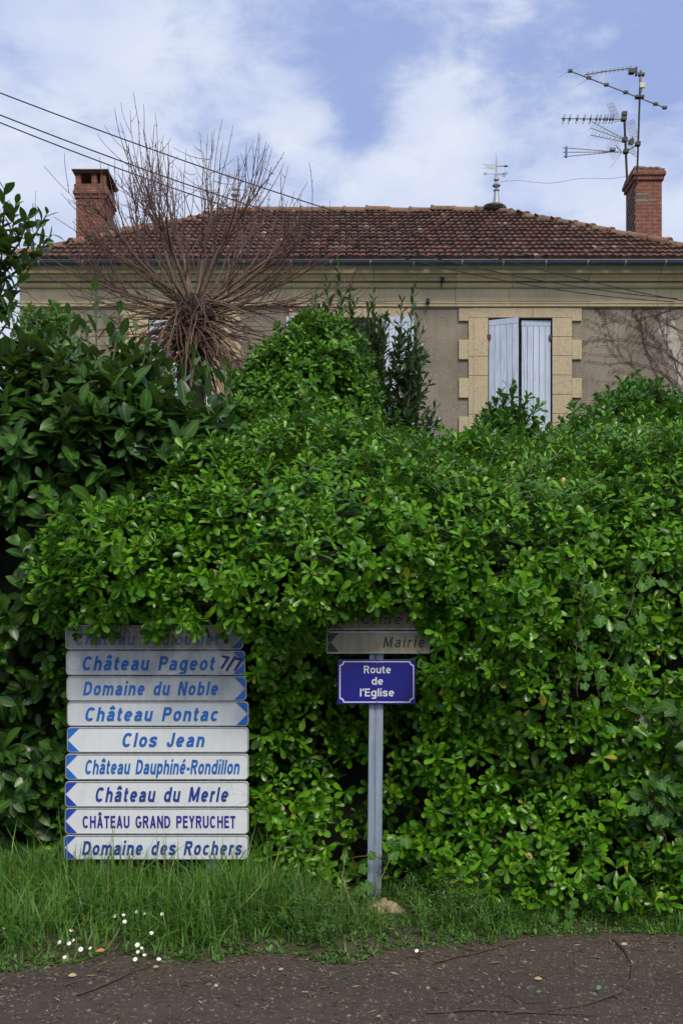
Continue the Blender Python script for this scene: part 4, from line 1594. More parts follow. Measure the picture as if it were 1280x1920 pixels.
oo, ii = notched(x0 + .010, x1 - .010, z0 + .010, z1 - .010, .022), notched(x0 + .016, x1 - .016, z0 + .016, z1 - .016, .022)
n = len(oo)
b = MB()
b.add([(p[0], BY - 0.0012, p[1]) for p in oo] + [(p[0], BY - 0.0012, p[1]) for p in ii], [(k, (k + 1) % n, n + (k + 1) % n, n + k) for k in range(n)])
b.build('border_line', M['plate_white'], o)
for (s, t0, t1, base, cap) in (('Route', 681.7, 732.5, 1262.5, 1248.2), ('de', 696.5, 717.8, 1284, 1269.5), ('l’Eglise', 674.5, 738.5, 1305.8, 1291)):
    letters(s, M['plate_white'], 'lettering', o, PX(t0, BY), PX(t1, BY), PZ(base, BY), PZ(cap, BY) - PZ(base, BY), BY - 0.0012, 0, 0.165, 0.12)
for pz in (1241.5, 1316):
    b = MB()
    b.prism([(PX(706.5, BY) + .006 * math.cos(a), PZ(pz, BY) + .006 * math.sin(a)) for a in np.linspace(0, 2 * math.pi, 13)[:-1]], 'y', BY - 0.004, BY + .001)
    b.build('bolt', M['edge'], o)

# ------------------------------------------------------------------ hedge of pittosporum
T_pit = [leaf_template(0.47, 6, 0.22, c_, 'obovate') for c_ in (0.10, 0.30, 0.50)]
T_lau = [leaf_template(0.50, 7, 0.20, c_, 'ellip') for c_ in (0.10, 0.30, 0.55)]
T_bay = [leaf_template(0.36, 6, 0.25, c_, 'ellip') for c_ in (0.05, 0.25)]

cols = {
    -1.78: [(6.15, 0.0), (6.15, .5), (6.15, 1.0), (6.1, 1.45), (5.85, 1.62), (5.70, 1.78), (5.78, 1.98), (5.95, 2.10), (6.2, 2.15), (6.5, 2.1), (6.6, 1.7)],
    -1.35: [(6.12, 0.0), (6.12, .5), (6.12, 1.0), (6.05, 1.45), (5.72, 1.62), (5.52, 1.85), (5.62, 2.15), (5.85, 2.38), (6.25, 2.5), (6.7, 2.45), (6.8, 2.0)],
    -0.95: [(6.10, 0.0), (6.10, .5), (6.10, 1.0), (6.00, 1.45), (5.66, 1.63), (5.46, 1.90), (5.60, 2.30), (5.90, 2.62), (6.6, 2.85), (7.4, 2.95), (7.6, 2.4)],
    -0.50: [(5.98, 0.05), (5.98, .5), (5.98, 1.0), (5.92, 1.4), (5.64, 1.63), (5.46, 1.92), (5.62, 2.35), (6.05, 2.75), (7.2, 3.10), (8.7, 3.48), (9.4, 2.8)],
    0.10: [(6.06, 0.05), (6.10, .5), (6.14, 1.0), (6.10, 1.55), (5.82, 1.76), (5.58, 1.98), (5.70, 2.35), (6.1, 2.72), (7.3, 3.08), (8.8, 3.42), (9.4, 2.8)],
    0.42: [(6.02, 0.05), (6.02, .4), (5.98, .9), (5.88, 1.3), (5.70, 1.66), (5.52, 1.95), (5.66, 2.30), (6.0, 2.65), (7.2, 3.00), (8.8, 3.38), (9.4, 2.8)],
    0.75: [(5.62, 0.10), (5.75, .35), (5.82, .8), (5.72, 1.3), (5.60, 1.66), (5.52, 1.95), (5.68, 2.25), (6.0, 2.55), (7.2, 2.95), (8.8, 3.36), (9.4, 2.8)],
    1.30: [(5.50, 0.10), (5.62, .35), (5.72, .8), (5.70, 1.3), (5.62, 1.70), (5.58, 2.00), (5.75, 2.30), (6.1, 2.55), (7.2, 2.92), (8.8, 3.38), (9.4, 2.8)],
    2.00: [(5.58, 0.10), (5.68, .35), (5.76, .8), (5.72, 1.3), (5.65, 1.75), (5.62, 2.10), (5.80, 2.40), (6.2, 2.65), (7.2, 3.0), (8.6, 3.45), (9.4, 2.8)],
    3.60: [(5.70, 0.05), (5.75, .35), (5.78, .8), (5.75, 1.3), (5.70, 1.75), (5.66, 2.15), (5.85, 2.50), (6.2, 2.75), (7.2, 3.1), (8.6, 3.5), (9.4, 2.8)],
}
hedge = empty('pittosporum_hedge', (0.6, 6.6, 0), 'broad glossy green hedge of small rounded leaves round the sign posts', 'hedge')
pr = Profile(cols, 0.20, 2.0)
parts = []
for dens, dep, sz0 in ((175, (-0.03, 0.07), 0.066), (100, (-0.18, -0.03), 0.066), (60, (-0.30, -0.18), 0.070)):
    p, nn = pr.sample(dens)
    p = p + nn * R.uniform(*dep, len(p))[:, None]
    # leave the faces of the signs clear
    px = 640 + p[:, 0] / p[:, 1] * F
    keep = np.ones(len(p), bool)
    front = p[:, 1] < 6.02
    zpy = HOR - (p[:, 2] - EYE) / p[:, 1] * F
    keep &= ~(front & (p[:, 0] > sx(100)) & (p[:, 0] < sx(480)) & (p[:, 2] < PZ(1191, 5.8)))
    keep &= ~(front & (p[:, 0] > PX(612, 5.85)) & (p[:, 0] < PX(782, 5.85)) & (p[:, 2] < PZ(1163, 5.85)) & (p[:, 2] > 0.0))
    keep &= ~(front & (p[:, 0] > PX(655, 5.85)) & (p[:, 0] < PX(760, 5.85)) & (p[:, 2] < PZ(1153, 5.85)) & (p[:, 2] > 0.0))
    keep &= ~(front & (p[:, 0] > PX(612, 5.85)) & (p[:, 0] < PX(803, 5.85)) & (p[:, 2] < PZ(1168, 5.85)) & (p[:, 2] > PZ(1222, 5.85)))
    p, nn = p[keep], nn[keep]
    if dep[0] < -0.2:
        f_ = p[:, 1] < 7.0
        p, nn = p[f_], nn[f_]
    ax = axis_mix(nn, 0.35, 0.42)
    parts.append(rosettes(p, ax, sz0 * R.uniform(0.62, 1.28, len(p)), T_pit, (6, 11), (22, 100), 0.12))
v, q, u = join(parts)
fast_mesh('foliage', v, q, u, M['pitto'], hedge)
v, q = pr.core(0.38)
fast_mesh('shade_core', v, q, None, M['inner'], hedge)  # solid dark sheet under the leaves, added so gaps read as shade
# a few straggling shoots that break the outline
mb = MB()
sp, sa = [], []
for k in range(150):
    p, nn = pr.sample(0.2)
    if not len(p):
        continue
    p, nn = p[:1], nn[:1]
    if p[0, 1] < 6.15 and p[0, 2] < 1.85 and p[0, 0] < 0.5:
        continue
    ax = axis_mix(nn, 0.9, 0.25)[0]
    L = R.uniform(0.10, 0.22)
    mb.tube([p[0] - ax * 0.12, p[0] + ax * L * 0.5, p[0] + ax * L], [0.004, 0.0035, 0.002], 4)
    sp.append(p[0] + ax * L)
    sa.append(ax)
for k in range(26):
    sp.append(np.array(P(R.uniform(800, 850), R.uniform(1132, 1188), 5.80 + R.uniform(-.05, .03))))
    sa.append(nrm(np.array([[R.normal(-.2, .35), -1.0, R.normal(.1, .35)]]))[0])
sp, sa = np.array(sp), np.array(sa)
v, q, u = join([rosettes(sp, sa, R.uniform(0.065, 0.09, len(sp)), T_pit, (7, 9), (15, 85)), rosettes(sp - sa * 0.07, sa, R.uniform(0.065, 0.09, len(sp)), T_pit, (5, 7), (40, 90))])
fast_mesh('young_shoot', v, q, u, M['pitto'], hedge)


def bush(name, label, ells, size, m, dens_n, nleaf=(7, 10), up=0.45, cone=0.0, tops=(), zmin=-0.5, T=None):
    c0 = ells[0][0]
    o = empty(name, (c0[0], c0[1], 0), label, 'shrub')
    parts = []
    cores = []
    for (c_, r_, N) in ells:
        p, nn = ellipsoid_sample(c_, r_, N, 0.20, c_[0] * 3 + 1, zmin, cone)
        p = p - nn * R.uniform(-0.05, 0.16, len(p))[:, None]
        ax = axis_mix(nn, up, 0.35)
        parts.append(rosettes(p, ax, size * R.uniform(0.75, 1.2, len(p)), T or T_pit, nleaf, (20, 95), 0.05))
        cores.append(ellipsoid_core(c_, np.array(r_) * (1 - cone * 0.35), 0.66, c_[0]))
    stems = MB()
    for (px, py, Y, zb) in tops:
        tp = np.array(P(px, py, Y))
        bs = np.array([tp[0] * 0.8 + c0[0] * 0.2, Y, zb])
        n_ = max(2, int(np.linalg.norm(tp - bs) / (size * 0.55)))
        pts = [bs + (tp - bs) * k / n_ + np.array([0.03, 0.03, 0]) * R.normal(0, 0.4, 3) for k in range(n_ + 1)]
        stems.tube(pts, np.linspace(0.008, 0.003, n_ + 1), 5)
        pts = np.array(pts)
        ax = nrm(np.tile(tp - bs, (n_ + 1, 1)) + R.normal(0, 0.12, (n_ + 1, 3)))
        parts.append(rosettes(pts[1:], ax[1:], size * R.uniform(0.8, 1.15, n_), T or T_pit, (5, 8), (15, 75)))
    v, q, u = join(parts)
    fast_mesh('foliage', v, q, u, m, o)
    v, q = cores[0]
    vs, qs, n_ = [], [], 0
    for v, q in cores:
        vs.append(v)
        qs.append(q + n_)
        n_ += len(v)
    fast_mesh('shade_core', np.concatenate(vs), np.concatenate(qs), None, M['inner'], o)  # dark lumps inside the bush paint the shade seen through its leaves
    # short trunk to the ground
    for k in range(3):
        tb_ = MB()
        tb_.tube([(c0[0] + R.uniform(-.15, .15), c0[1] + R.uniform(-.1, .1), -0.02), (c0[0] + R.uniform(-.2, .2), c0[1], c0[2] * 0.5), (c0[0] + R.uniform(-.3, .3), c0[1], c0[2])], [0.035, 0.028, 0.015], 6)
        tb_.build('stem', M['stem'], o)
    stems.build('shoots', M['stem'], o)
    return o


YB = 9.6
bush('pittosporum_bush', 'domed bright green bush rising above the hedge top in front of the bay laurel',
     [((PX(592, YB), YB, 3.95), (0.55, 0.6, 0.72), 1150), ((PX(520, YB), YB - 0.1, 3.72), (0.52, .5, 0.60), 760), ((PX(470, YB), YB - 0.2, 3.40), (0.34, .4, 0.42), 300), ((PX(645, YB), YB - .2, 3.45), (0.34, .45, 0.60), 480)],
     0.075, M['pitto_bush'], 0, tops=((560, 598, YB, 4.2), (600, 588, YB, 4.2), (640, 605, YB, 4.1), (520, 610, YB, 4.0), (470, 650, YB, 3.8), (672, 640, YB, 3.9), (500, 640, YB, 3.9), (430, 690, YB, 3.5)), cone=0.12)
YB = 9.1
bush('pittosporum_bush', 'rounded dark green bush above the hedge at the right, below the bare creeper',
     [((PX(1200, YB), YB, 3.25), (0.62, 0.6, 0.62), 620), ((PX(1110, YB), YB - .3, 3.15), (0.42, .45, 0.42), 330), ((PX(1290, YB), YB - .2, 3.2), (0.5, .5, 0.55), 420)],
     0.085, M['pitto_far'], 0, tops=((1185, 700, YB, 3.6), (1140, 735, YB, 3.5), (1225, 720, YB, 3.6), (1115, 745, YB, 3.4), (1262, 735, YB, 3.5), (1205, 712, YB, 3.6), (1165, 715, YB, 3.6)))
YB = 8.8
bush('euonymus_shrub', 'small upright leafy shrub against the foot of the closed shutters',
     [((PX(945, YB), YB, 3.25), (0.27, 0.27, 0.30), 190)],
     0.085, M['pitto_far'], 0, tops=((958, 722, YB, 3.3), (930, 752, YB, 3.3), (985, 745, YB, 3.3), (1003, 762, YB, 3.3), (905, 775, YB, 3.2), (945, 740, YB, 3.3), (975, 765, YB, 3.3), (918, 762, YB, 3.3)))
YB = 8.3
bush('garden_shrub', 'pale green fine-leaved shrub showing behind the laurel top at the left',
     [((PX(90, YB), YB, 3.75), (0.34, 0.34, 0.55), 260), ((PX(250, YB), YB, 3.5), (0.30, 0.3, 0.45), 200)],
     0.075, M['weed'], 0, tops=((60, 585, YB, 3.8), (100, 575, YB, 3.8), (125, 600, YB, 3.8), (40, 600, YB, 3.7)))

# ------------------------------------------------------------------ cherry laurel at the left
cols = {
    -3.6: [(6.3, 0.0), (6.2, .6), (6.15, 1.3), (6.1, 2.0), (6.1, 2.7), (6.2, 3.25), (6.6, 3.5), (7.1, 3.45), (7.3, 2.6)],
    -2.3: [(6.3, 0.0), (6.18, .6), (6.12, 1.3), (6.02, 2.0), (6.02, 2.7), (6.15, 3.25), (6.5, 3.48), (7.0, 3.45), (7.3, 2.6)],
    -1.75: [(6.35, 0.0), (6.22, .6), (6.15, 1.3), (6.0, 2.0), (6.0, 2.7), (6.15, 3.25), (6.5, 3.46), (7.0, 3.4), (7.3, 2.6)],
    -1.35: [(6.45, 0.0), (6.4, .6), (6.35, 1.3), (6.15, 2.0), (6.05, 2.7), (6.2, 3.15), (6.5, 3.34), (7.0, 3.3), (7.3, 2.6)],
    -1.0: [(6.5, 0.0), (6.5, .6), (6.45, 1.3), (6.3, 2.0), (6.2, 2.6), (6.3, 2.95), (6.55, 3.08), (6.9, 3.0), (7.2, 2.4)],
    -0.72: [(6.6, 0.0), (6.6, .6), (6.6, 1.3), (6.5, 2.0), (6.4, 2.5), (6.45, 2.85), (6.6, 3.0), (6.8, 2.9), (7.0, 2.3)],
}
laurel = empty('cherry_laurel', (-1.9, 6.7, 0), 'dark broad-leaved laurel hedge at the left behind the estate signs', 'hedge')
pl = Profile(cols, 0.17, 5.0)
parts = []
p, nn = pl.sample(62)
p = p + nn * R.uniform(-0.05, 0.08, len(p))[:, None]
top = np.clip((p[:, 2] - 2.6) / 0.7, 0, 1)[:, None]
ax = nrm(nn * (1 - 0.45 * top) + np.array([0, 0, 1.0]) * (0.15 + 0.75 * top) + R.normal(0, 0.30, nn.shape))
low = (p[:, 2] < 1.9)
s_ = np.where(low, 0.135, 0.165) * R.uniform(0.8, 1.2, len(p))
parts.append(shoots(p, ax, R.uniform(0.14, 0.24, len(p)), s_, T_lau, (6, 9), (32, 88), 0.35, 0.5))
p, nn = pl.sample(35)
p = p - nn * R.uniform(0.10, 0.28, len(p))[:, None]
parts.append(shoots(p, axis_mix(nn, 0.2, 0.4), R.uniform(0.14, 0.22, len(p)), 0.13 * R.uniform(0.8, 1.2, len(p)), T_lau, (5, 7), (40, 90), 0.4, 0.5))
stems = MB()


def upshoot(px, py, Y, zb, lean=0.0, n_=None, sz=0.14, mb=stems, T=T_lau, step=0.05, rad=0.009, ang=(22, 62)):
    tp = np.array(P(px, py, Y))
    bs = np.array([tp[0] + lean, Y + R.uniform(-.05, .05), zb])
    L = np.linalg.norm(tp - bs)
    k = 6
    pts = np.array([bs + (tp - bs) * i_ / k + np.append(R.normal(0, 0.012, 2), 0) * (0 < i_ < k) for i_ in range(k + 1)])
    mb.tube(pts, np.linspace(rad, rad * 0.4, k + 1), 5)
    m_ = int(L / step)
    ax_ = nrm((tp - bs)[None, :])
    return shoots(tp[None, :], ax_, np.array([L * 0.95]), np.array([sz]), T, (m_, m_ + 1), ang, 0.1, 0.3)


for (px, py, Y, zb) in ((180, 548, 6.5, 3.0), (70, 600, 6.4, 3.0), (130, 590, 6.5, 3.0), (225, 590, 6.6, 3.0), (255, 622, 6.5, 2.9), (20, 570, 6.4, 2.9), (205, 600, 6.4, 3.0), (340, 678, 6.55, 2.7), (385, 690, 6.55, 2.7),
                        (420, 690, 6.6, 2.6), (300, 668, 6.5, 2.7), (160, 620, 6.3, 3.0), (100, 625, 6.3, 3.0), (45, 640, 6.3, 2.9), (365, 672, 6.6, 2.7), (320, 700, 6.5, 2.7), (275, 655, 6.5, 2.8)):
    parts.append(upshoot(px, py, Y, zb, R.uniform(-0.08, 0.08)))
v, q, u = join(parts)
fast_mesh('foliage', v, q, u, M['laurel'], laurel)
stems.build('stem', M['stem'], laurel)
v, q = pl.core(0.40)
fast_mesh('shade_core', v, q, None, M['inner'], laurel)  # inset dark surface, the laurel's inner shade put in as colour

# taller evergreen reaching in at the left edge
ev = empty('evergreen_shrub', (PX(-30, 6.6), 6.6, 0), 'tall evergreen with leathery leaves reaching in at the left edge above the laurel', 'shrub')
stems2 = MB()
parts = []
root = np.array(P(-25, 700, 6.6))
stems2.tube([(root[0] - .05, 6.6, -0.02), (root[0], 6.62, 1.6), tuple(root), P(-5, 560, 6.6)], [0.04, 0.035, 0.025, 0.018], 7)
for (px, py, bx0, by0) in ((30, 382, -5, 560), (88, 402, 0, 520), (98, 440, 0, 530), (5, 420, -10, 560), (60, 398, 0, 500), (15, 470, -10, 580), (75, 470, 0, 560), (40, 520, -10, 600), (-15, 400, -20, 560), (25, 555, -10, 640), (10, 350, -10, 500)):
    tp = np.array(P(px, py, 6.55))
    bs = np.array(P(bx0, by0, 6.6))
    L = np.linalg.norm(tp - bs)
    mid_ = (tp + bs) / 2 + np.array([0.02, 0, -0.03])
    stems2.tube([bs, mid_, tp], [0.010, 0.007, 0.004], 5)
    m_ = max(11, int(L / 0.03))
    parts.append(shoots(tp[None, :], nrm((tp - bs)[None, :]), np.array([min(L * 0.95, 0.5)]), np.array([0.135]), T_lau, (m_, m_ + 1), (28, 75), 0.1, 0.5))
v, q, u = join(parts)
fast_mesh('foliage', v, q, u, M['laurel'], ev)
stems2.build('stem', M['stem'], ev)

# laurel clump low at the right edge
cl = empty('cherry_laurel', (PX(1255, 5.6), 5.7, 0), 'small clump of broad laurel leaves at the right edge of the hedge', 'shrub')
pp_ = []
aa_ = []
stems3 = MB()
for k in range(26):
    px, py = R.uniform(1175, 1310), R.uniform(1295, 1570)
    if px < 1175 + (py - 1295) * 0.15:
        continue
    e = np.array(P(px, py, 5.50 + R.uniform(-0.08, 0.08)))
    a_ = nrm(np.array([[R.normal(-0.2, 0.4), -1.0, R.normal(0.15, 0.35)]]))[0]
    stems3.tube([e - a_ * 0.3 + np.array([0, 0, -0.06]), e - a_ * 0.1, e], [0.005, 0.004, 0.003], 5)
    pp_.append(e)
    aa_.append(a_)
v, q, u = shoots(np.array(pp_), np.array(aa_), np.full(len(pp_), 0.14), np.full(len(pp_), 0.125), T_lau, (5, 7), (35, 85), 0.45, 0.4)
fast_mesh('foliage', v, q, u, M['laurel'], cl)
stems3.tube([(PX(1255, 5.7), 5.8, 0.0), (PX(1250, 5.7), 5.78, 0.6), (PX(1248, 5.7), 5.7, 1.2)], [0.02, 0.016, 0.01], 6)
stems3.build('stem', M['stem'], cl)

# ------------------------------------------------------------------ bay laurel between bush and window
bay = empty('bay_laurel', (PX(700, 10.4), 10.4, 0), 'dark upright bay laurel with slender leafy stems in front of the open window', 'shrub')
bst = MB()
parts = []
for (px, py, bxp, byp) in ((632, 488, 660, 760), (612, 528, 640, 760), (655, 545, 670, 780), (700, 545, 690, 800), (690, 575, 680, 800), (722, 592, 710, 800), (752, 565, 735, 820), (775, 542, 750, 820), (783, 600, 755, 820),
                           (792, 660, 760, 830), (740, 640, 720, 830), (790, 720, 760, 850), (765, 690, 745, 840), (815, 760, 790, 860), (800, 770, 780, 860), (590, 560, 620, 740), (672, 600, 680, 800), (705, 640, 700, 820), (730, 700, 720, 850), (700, 720, 700, 850), (760, 750, 750, 860), (778, 640, 750, 840)):
    Y_ = 10.4 + R.uniform(-0.25, 0.25)
    tp, bs = np.array(P(px, py, Y_)), np.array(P(bxp, byp, Y_))
    bs[2] = min(bs[2], 3.4)
    L = np.linalg.norm(tp - bs)
    mid_ = (tp + bs) / 2 + np.array([R.normal(0, .03), R.normal(0, .03), 0])
    sb_ = MB()
    sb_.tube([bs, mid_, tp], [0.012, 0.008, 0.003], 5)
    sb_.build('stem', M['baystem'], bay)
    m_ = int(L / 0.035)
    parts.append(shoots(tp[None, :], nrm((tp - bs)[None, :]), np.array([L * 0.93]), np.array([0.135]), T_bay, (m_, m_ + 1), (28, 72), 0.0, 0.3))
    for k in range(int(L / 0.11)):
        f_ = R.uniform(0.15, 0.85)
        b0 = bs + (tp - bs) * f_
        a_ = nrm((np.array([R.normal(0, .6), R.normal(0, .6), 1.0]))[None])[0]
        l_ = R.uniform(0.12, 0.26)
        bst.tube([b0, b0 + a_ * l_], [0.005, 0.003], 4)
        parts.append(shoots((b0 + a_ * l_)[None], a_[None], np.array([l_]), np.array([0.12]), T_bay, (7, 10), (30, 75), 0.0, 0.3))
for k in range(5):
    bst.tube([(PX(700 + 14 * k - 28, 10.4), 10.4, -0.02), (PX(700 + 14 * k - 28, 10.4) + R.normal(0, .05), 10.4, 1.8), (PX(680 + 22 * k, 10.4), 10.4, 3.5)], [0.03, 0.025, 0.014], 6)
v, q, u = join(parts)
fast_mesh('foliage', v, q, u, M['bay'], bay)
bst.build('side_shoots', M['baystem'], bay)


# ------------------------------------------------------------------ vine leaves on the hedge face
def lobed_leaf():
    pts = []
    n = 40
    for k in range(n):
        a = -math.pi + 2 * math.pi * k / n
        r = 0.47 + 0.055 * math.cos(5 * a) + 0.05 * math.cos(a) + 0.025 * math.cos(17 * a)
        if abs(abs(a) - math.pi) < 0.2:
            r = 0.18
        pts.append((0.35 + r * math.cos(a), r * math.sin(a) * 0.95, 0.0))
    v = [(0.30, 0, 0.03)] + [(x, y, -0.12 * (x * x + y * y) + 0.05 * math.sin(9 * math.atan2(y, x - .3))) for x, y, z in pts]
    q = [(0, k + 1, (k + 1) % n + 1) for k in range(n)]
    uv = [(0.5, 0.3)] + [(0.5 + y, x) for x, y, z in pts]
    return np.array(v), np.array(q), np.array(uv)


T_vine = lobed_leaf()
vine = empty('climbing_vine', (PX(1110, 5.4), 5.5, 0.02), 'pale lobed-leaf vine threading up the face of the hedge on the right', 'climbing plant')
vb = MB()
vp, vd, vn_, vs_ = [], [], [], []
paths = [[(1085, 1300), (1078, 1220), (1085, 1160), (1095, 1080), (1080, 1010), (1020, 960), (960, 930), (950, 880)],
         [(1130, 1330), (1120, 1280), (1150, 1210), (1180, 1150), (1200, 1040), (1250, 1130)],
         [(1250, 1600), (1240, 1540), (1220, 1480), (1240, 1560)], [(1080, 1760), (1075, 1720), (1060, 1700), (1085, 1690)],
         [(1050, 800), (1010, 850), (990, 900), (1030, 930)], [(655, 1640), (680, 1640), (660, 1610), (735, 1600), (740, 1570)]]
for path in paths:
    pts = []
    for (px, py) in path:
        z_guess = PZ(py, 5.5)
        Yd = 5.45 if z_guess < 2.0 else 5.45 + (z_guess - 2.0) * 1.6
        if px < 760:
            Yd = 5.80
        if py < 900:
            Yd = 7.6
        elif py < 1000:
            Yd = 6.05
        pts.append(P(px, py, Yd))
    pts = np.array(pts)
    t0 = np.arange(len(pts))
    tt_ = np.linspace(0, len(pts) - 1, len(pts) * 5)
    sm_ = np.stack([np.interp(tt_, t0, pts[:, k]) for k in range(3)], 1) + R.normal(0, 0.008, (len(tt_), 3))
    vb.tube(sm_, 0.0028, 5)
    for k in range(0, len(sm_), 2):
        if R.random() < 0.8:
            vp.append(sm_[k] + np.array([R.normal(0, .05), -0.03 + R.normal(0, .02), R.normal(0, .04)]))
            vd.append((R.normal(0, .6), R.normal(-0.3, .25), -0.8))
            vn_.append((R.normal(0, .3), -1.0, 0.55))
            vs_.append(R.uniform(0.055, 0.09))
v, q, u = place_leaves(T_vine, np.array(vp), np.array(vd), np.array(vn_), np.array(vs_))
fast_mesh('foliage', v, q, u, M['vine'], vine, smooth=False)
vb.build('stem', M['baystem'], vine)

def curve_pts(b0, d0, L, n, bend, jit):
    pts = [np.array(b0)]
    d_ = np.array(d0, float)
    for k in range(n):
        d_ = nrm((d_ + np.array(bend) / n + R.normal(0, jit, 3))[None])[0]
        pts.append(pts[-1] + d_ * L / n)
    return np.array(pts)


# ------------------------------------------------------------------ pollarded tree
TYD = 10.8
hd = np.array(P(362, 578, TYD))
tree = empty('pollarded_tree', (PX(352, TYD), TYD, 0), 'bare pollarded tree with a knobbly head of radiating shoots before the house', 'tree')
mb = MB()
k_ = 40
pts, rr = [], []
for i_ in range(k_ + 1):
    f_ = i_ / k_
    z = -0.02 + (hd[2] - 0.05) * f_
    pts.append((PX(350, TYD) + (hd[0] - PX(350, TYD)) * f_ + 0.02 * math.sin(f_ * 7), TYD, z))
    rr.append(0.17 - 0.02 * f_ + 0.03 * max(0, f_ - 0.85) / 0.15 + R.normal(0, .010))
pts.append((hd[0], TYD, hd[2] + 0.10))
rr.append(0.14)
mb.tube(pts, rr, 14)
for k in range(30):       # pruning stubs round the head
    d_ = nrm(np.array([[R.normal(), R.normal(), R.normal(0.35, .6)]]))[0]
    c_ = hd + np.array([d_[0] * .11, d_[1] * .11, R.uniform(-0.50, 0.04)])
    r_ = R.uniform(.025, .055)
    L_ = R.uniform(.08, .19)
    q_ = curve_pts(c_, d_, L_, 4, (0, 0, .5), 0.15)
    mb.tube(q_, [r_, r_ * .95, r_ * 1.1, r_ * .9, r_ * .35], 8)
vv = np.concatenate(mb.v)
vv = vv + 0.06 * np.stack([vnoise(vv * 6 + 1), vnoise(vv * 7 + 5), vnoise(vv * 7 + 9)], 1) + 0.045 * np.stack([vnoise(vv * 23 + 1), vnoise(vv * 19 + 5), vnoise(vv * 19 + 9)], 1)
mb.v = [vv]
mb.build('trunk', M['bark'], tree)


red, spr = MB(), MB()


def side_twigs(pts, r0, prob, Lr, mbt, up=0.7, ztop=None):
    for k in range(2, len(pts) - 1):
        if R.random() < prob:
            d_ = pts[k] - pts[k - 1]
            d_ = nrm(d_[None])[0]
            s_ = nrm((d_ * 0.9 + R.normal(0, 0.42, 3) + np.array([0, 0, up * 0.4]))[None])[0]
            L = R.uniform(*Lr)
            if ztop is not None:
                L = min(L, max(0.15, (ztop - pts[k][2]) * 1.05))
            q_ = curve_pts(pts[k], s_, L, 6, (0, 0, up), 0.06)
            mbt.tube(q_, np.linspace(max(0.0032, r0 * 0.26), 0.0022, 7), 4)
            for e in range(1, 6):
                if R.random() < 0.6:
                    s2 = nrm((s_ + R.normal(0, 0.6, 3))[None])[0]
                    mbt.tube([q_[e], q_[e] + s2 * 0.02], [0.004, 0.002], 4)


def crown_top(x):
    """height of the crown's ragged outline above the ground"""
    px = 640 + x / TYD * F
    return PZ(205 + 95 * min(2.0, ((px - 375) / 165.0) ** 2), TYD) + R.uniform(-0.30, 0.06)


def thin_shoot(b0, d0, L, r0):
    top = crown_top(b0[0] + d0[0] * L * 0.7)
    L = min(L, max(0.25, (top - b0[2]) * 1.05))
    q_ = curve_pts(b0, d0, L, 9, (0, 0, R.uniform(0.5, 1.0)), 0.07)
    red.tube(q_, np.linspace(r0 * 0.85, 0.0022, 10), 5)
    for e in range(1, 9):
        s2 = nrm((q_[e] - q_[e - 1] + R.normal(0, 0.09, 3))[None])[0]
        if R.random() < 0.7:
            red.tube([q_[e], q_[e] + s2 * 0.022], [0.0045, 0.002], 4)
        if R.random() < 0.22:
            q2 = curve_pts(q_[e], s2, min(R.uniform(0.15, 0.5), max(0.1, top - q_[e][2])), 4, (0, 0, .7), 0.06)
            red.tube(q2, np.linspace(0.0038, 0.002, 5), 4)


# primary limbs fan out of the head, bend up and fork into long thin shoots
for (ang, L, dy, r0) in ((158, 1.30, 0.1, .022), (142, 1.35, -0.3, .026), (128, 1.45, 0.3, .034), (114, 1.20, -0.2, .030), (102, 1.20, 0.4, .026), (92, 1.05, -0.35, .030), (83, 1.15, 0.2, .024), (70, 1.25, -0.1, .030), (57, 1.40, 0.35, .028), (42, 1.30, -0.3, .024), (26, 1.30, 0.1, .020), (170, 1.2, 0.3, .016), (12, 1.15, 0.3, .016)):
    a_ = math.radians(ang)
    d0 = nrm(np.array([[math.cos(a_) * 1.15, dy, math.sin(a_) * 0.80]]))[0]
    pts = curve_pts(hd + np.array([math.cos(a_) * .10, dy * .2, R.uniform(-.05, .08)]), d0, L, 12, (0, 0, R.uniform(0.25, 0.65)), 0.075)
    rad = r0 * (1 - np.linspace(0, 1, 13) * 0.72)
    lb = MB()
    lb.tube(pts, rad, 7)
    lb.build('branch', M['limb'], tree, smooth=True)
    for k in range(3, 13):
        d_ = nrm((pts[k] - pts[k - 1])[None])[0]
        for _ in range(3 if k > 5 else 1):
            if R.random() < 0.82:
                thin_shoot(pts[k], nrm((d_ + R.normal(0, 0.30, 3))[None])[0], R.uniform(0.45, 1.25), R.uniform(0.0055, max(0.0075, rad[k] * 0.7)))
    thin_shoot(pts[-1], nrm((pts[-1] - pts[-2])[None])[0], R.uniform(0.6, 1.2), rad[-1])
# mid shoots sideways, drooping then rising
for k in range(60):
    az = R.uniform(0, 2 * math.pi) if R.random() < 0.4 else R.uniform(0, math.pi)
    el = R.uniform(-0.30, 0.60)
    d_ = np.array([math.cos(az) * math.cos(el), 0.55 * math.sin(az) * math.cos(el), math.sin(el)])
    L = R.uniform(0.8, 2.0)
    pts = curve_pts(hd + d_ * 0.10 + np.array([0, 0, R.uniform(-.12, .08)]), d_, L, 12, (0, 0, R.uniform(0.1, 1.1)), 0.045)
    r0 = R.uniform(0.006, 0.014)
    spr.tube(pts[:8], np.linspace(r0, r0 * 0.55, 8), 5)
    red.tube(pts[7:], np.linspace(r0 * 0.55, 0.0025, 6), 4)
    side_twigs(pts, r0, 0.35, (0.25, 0.6), red)
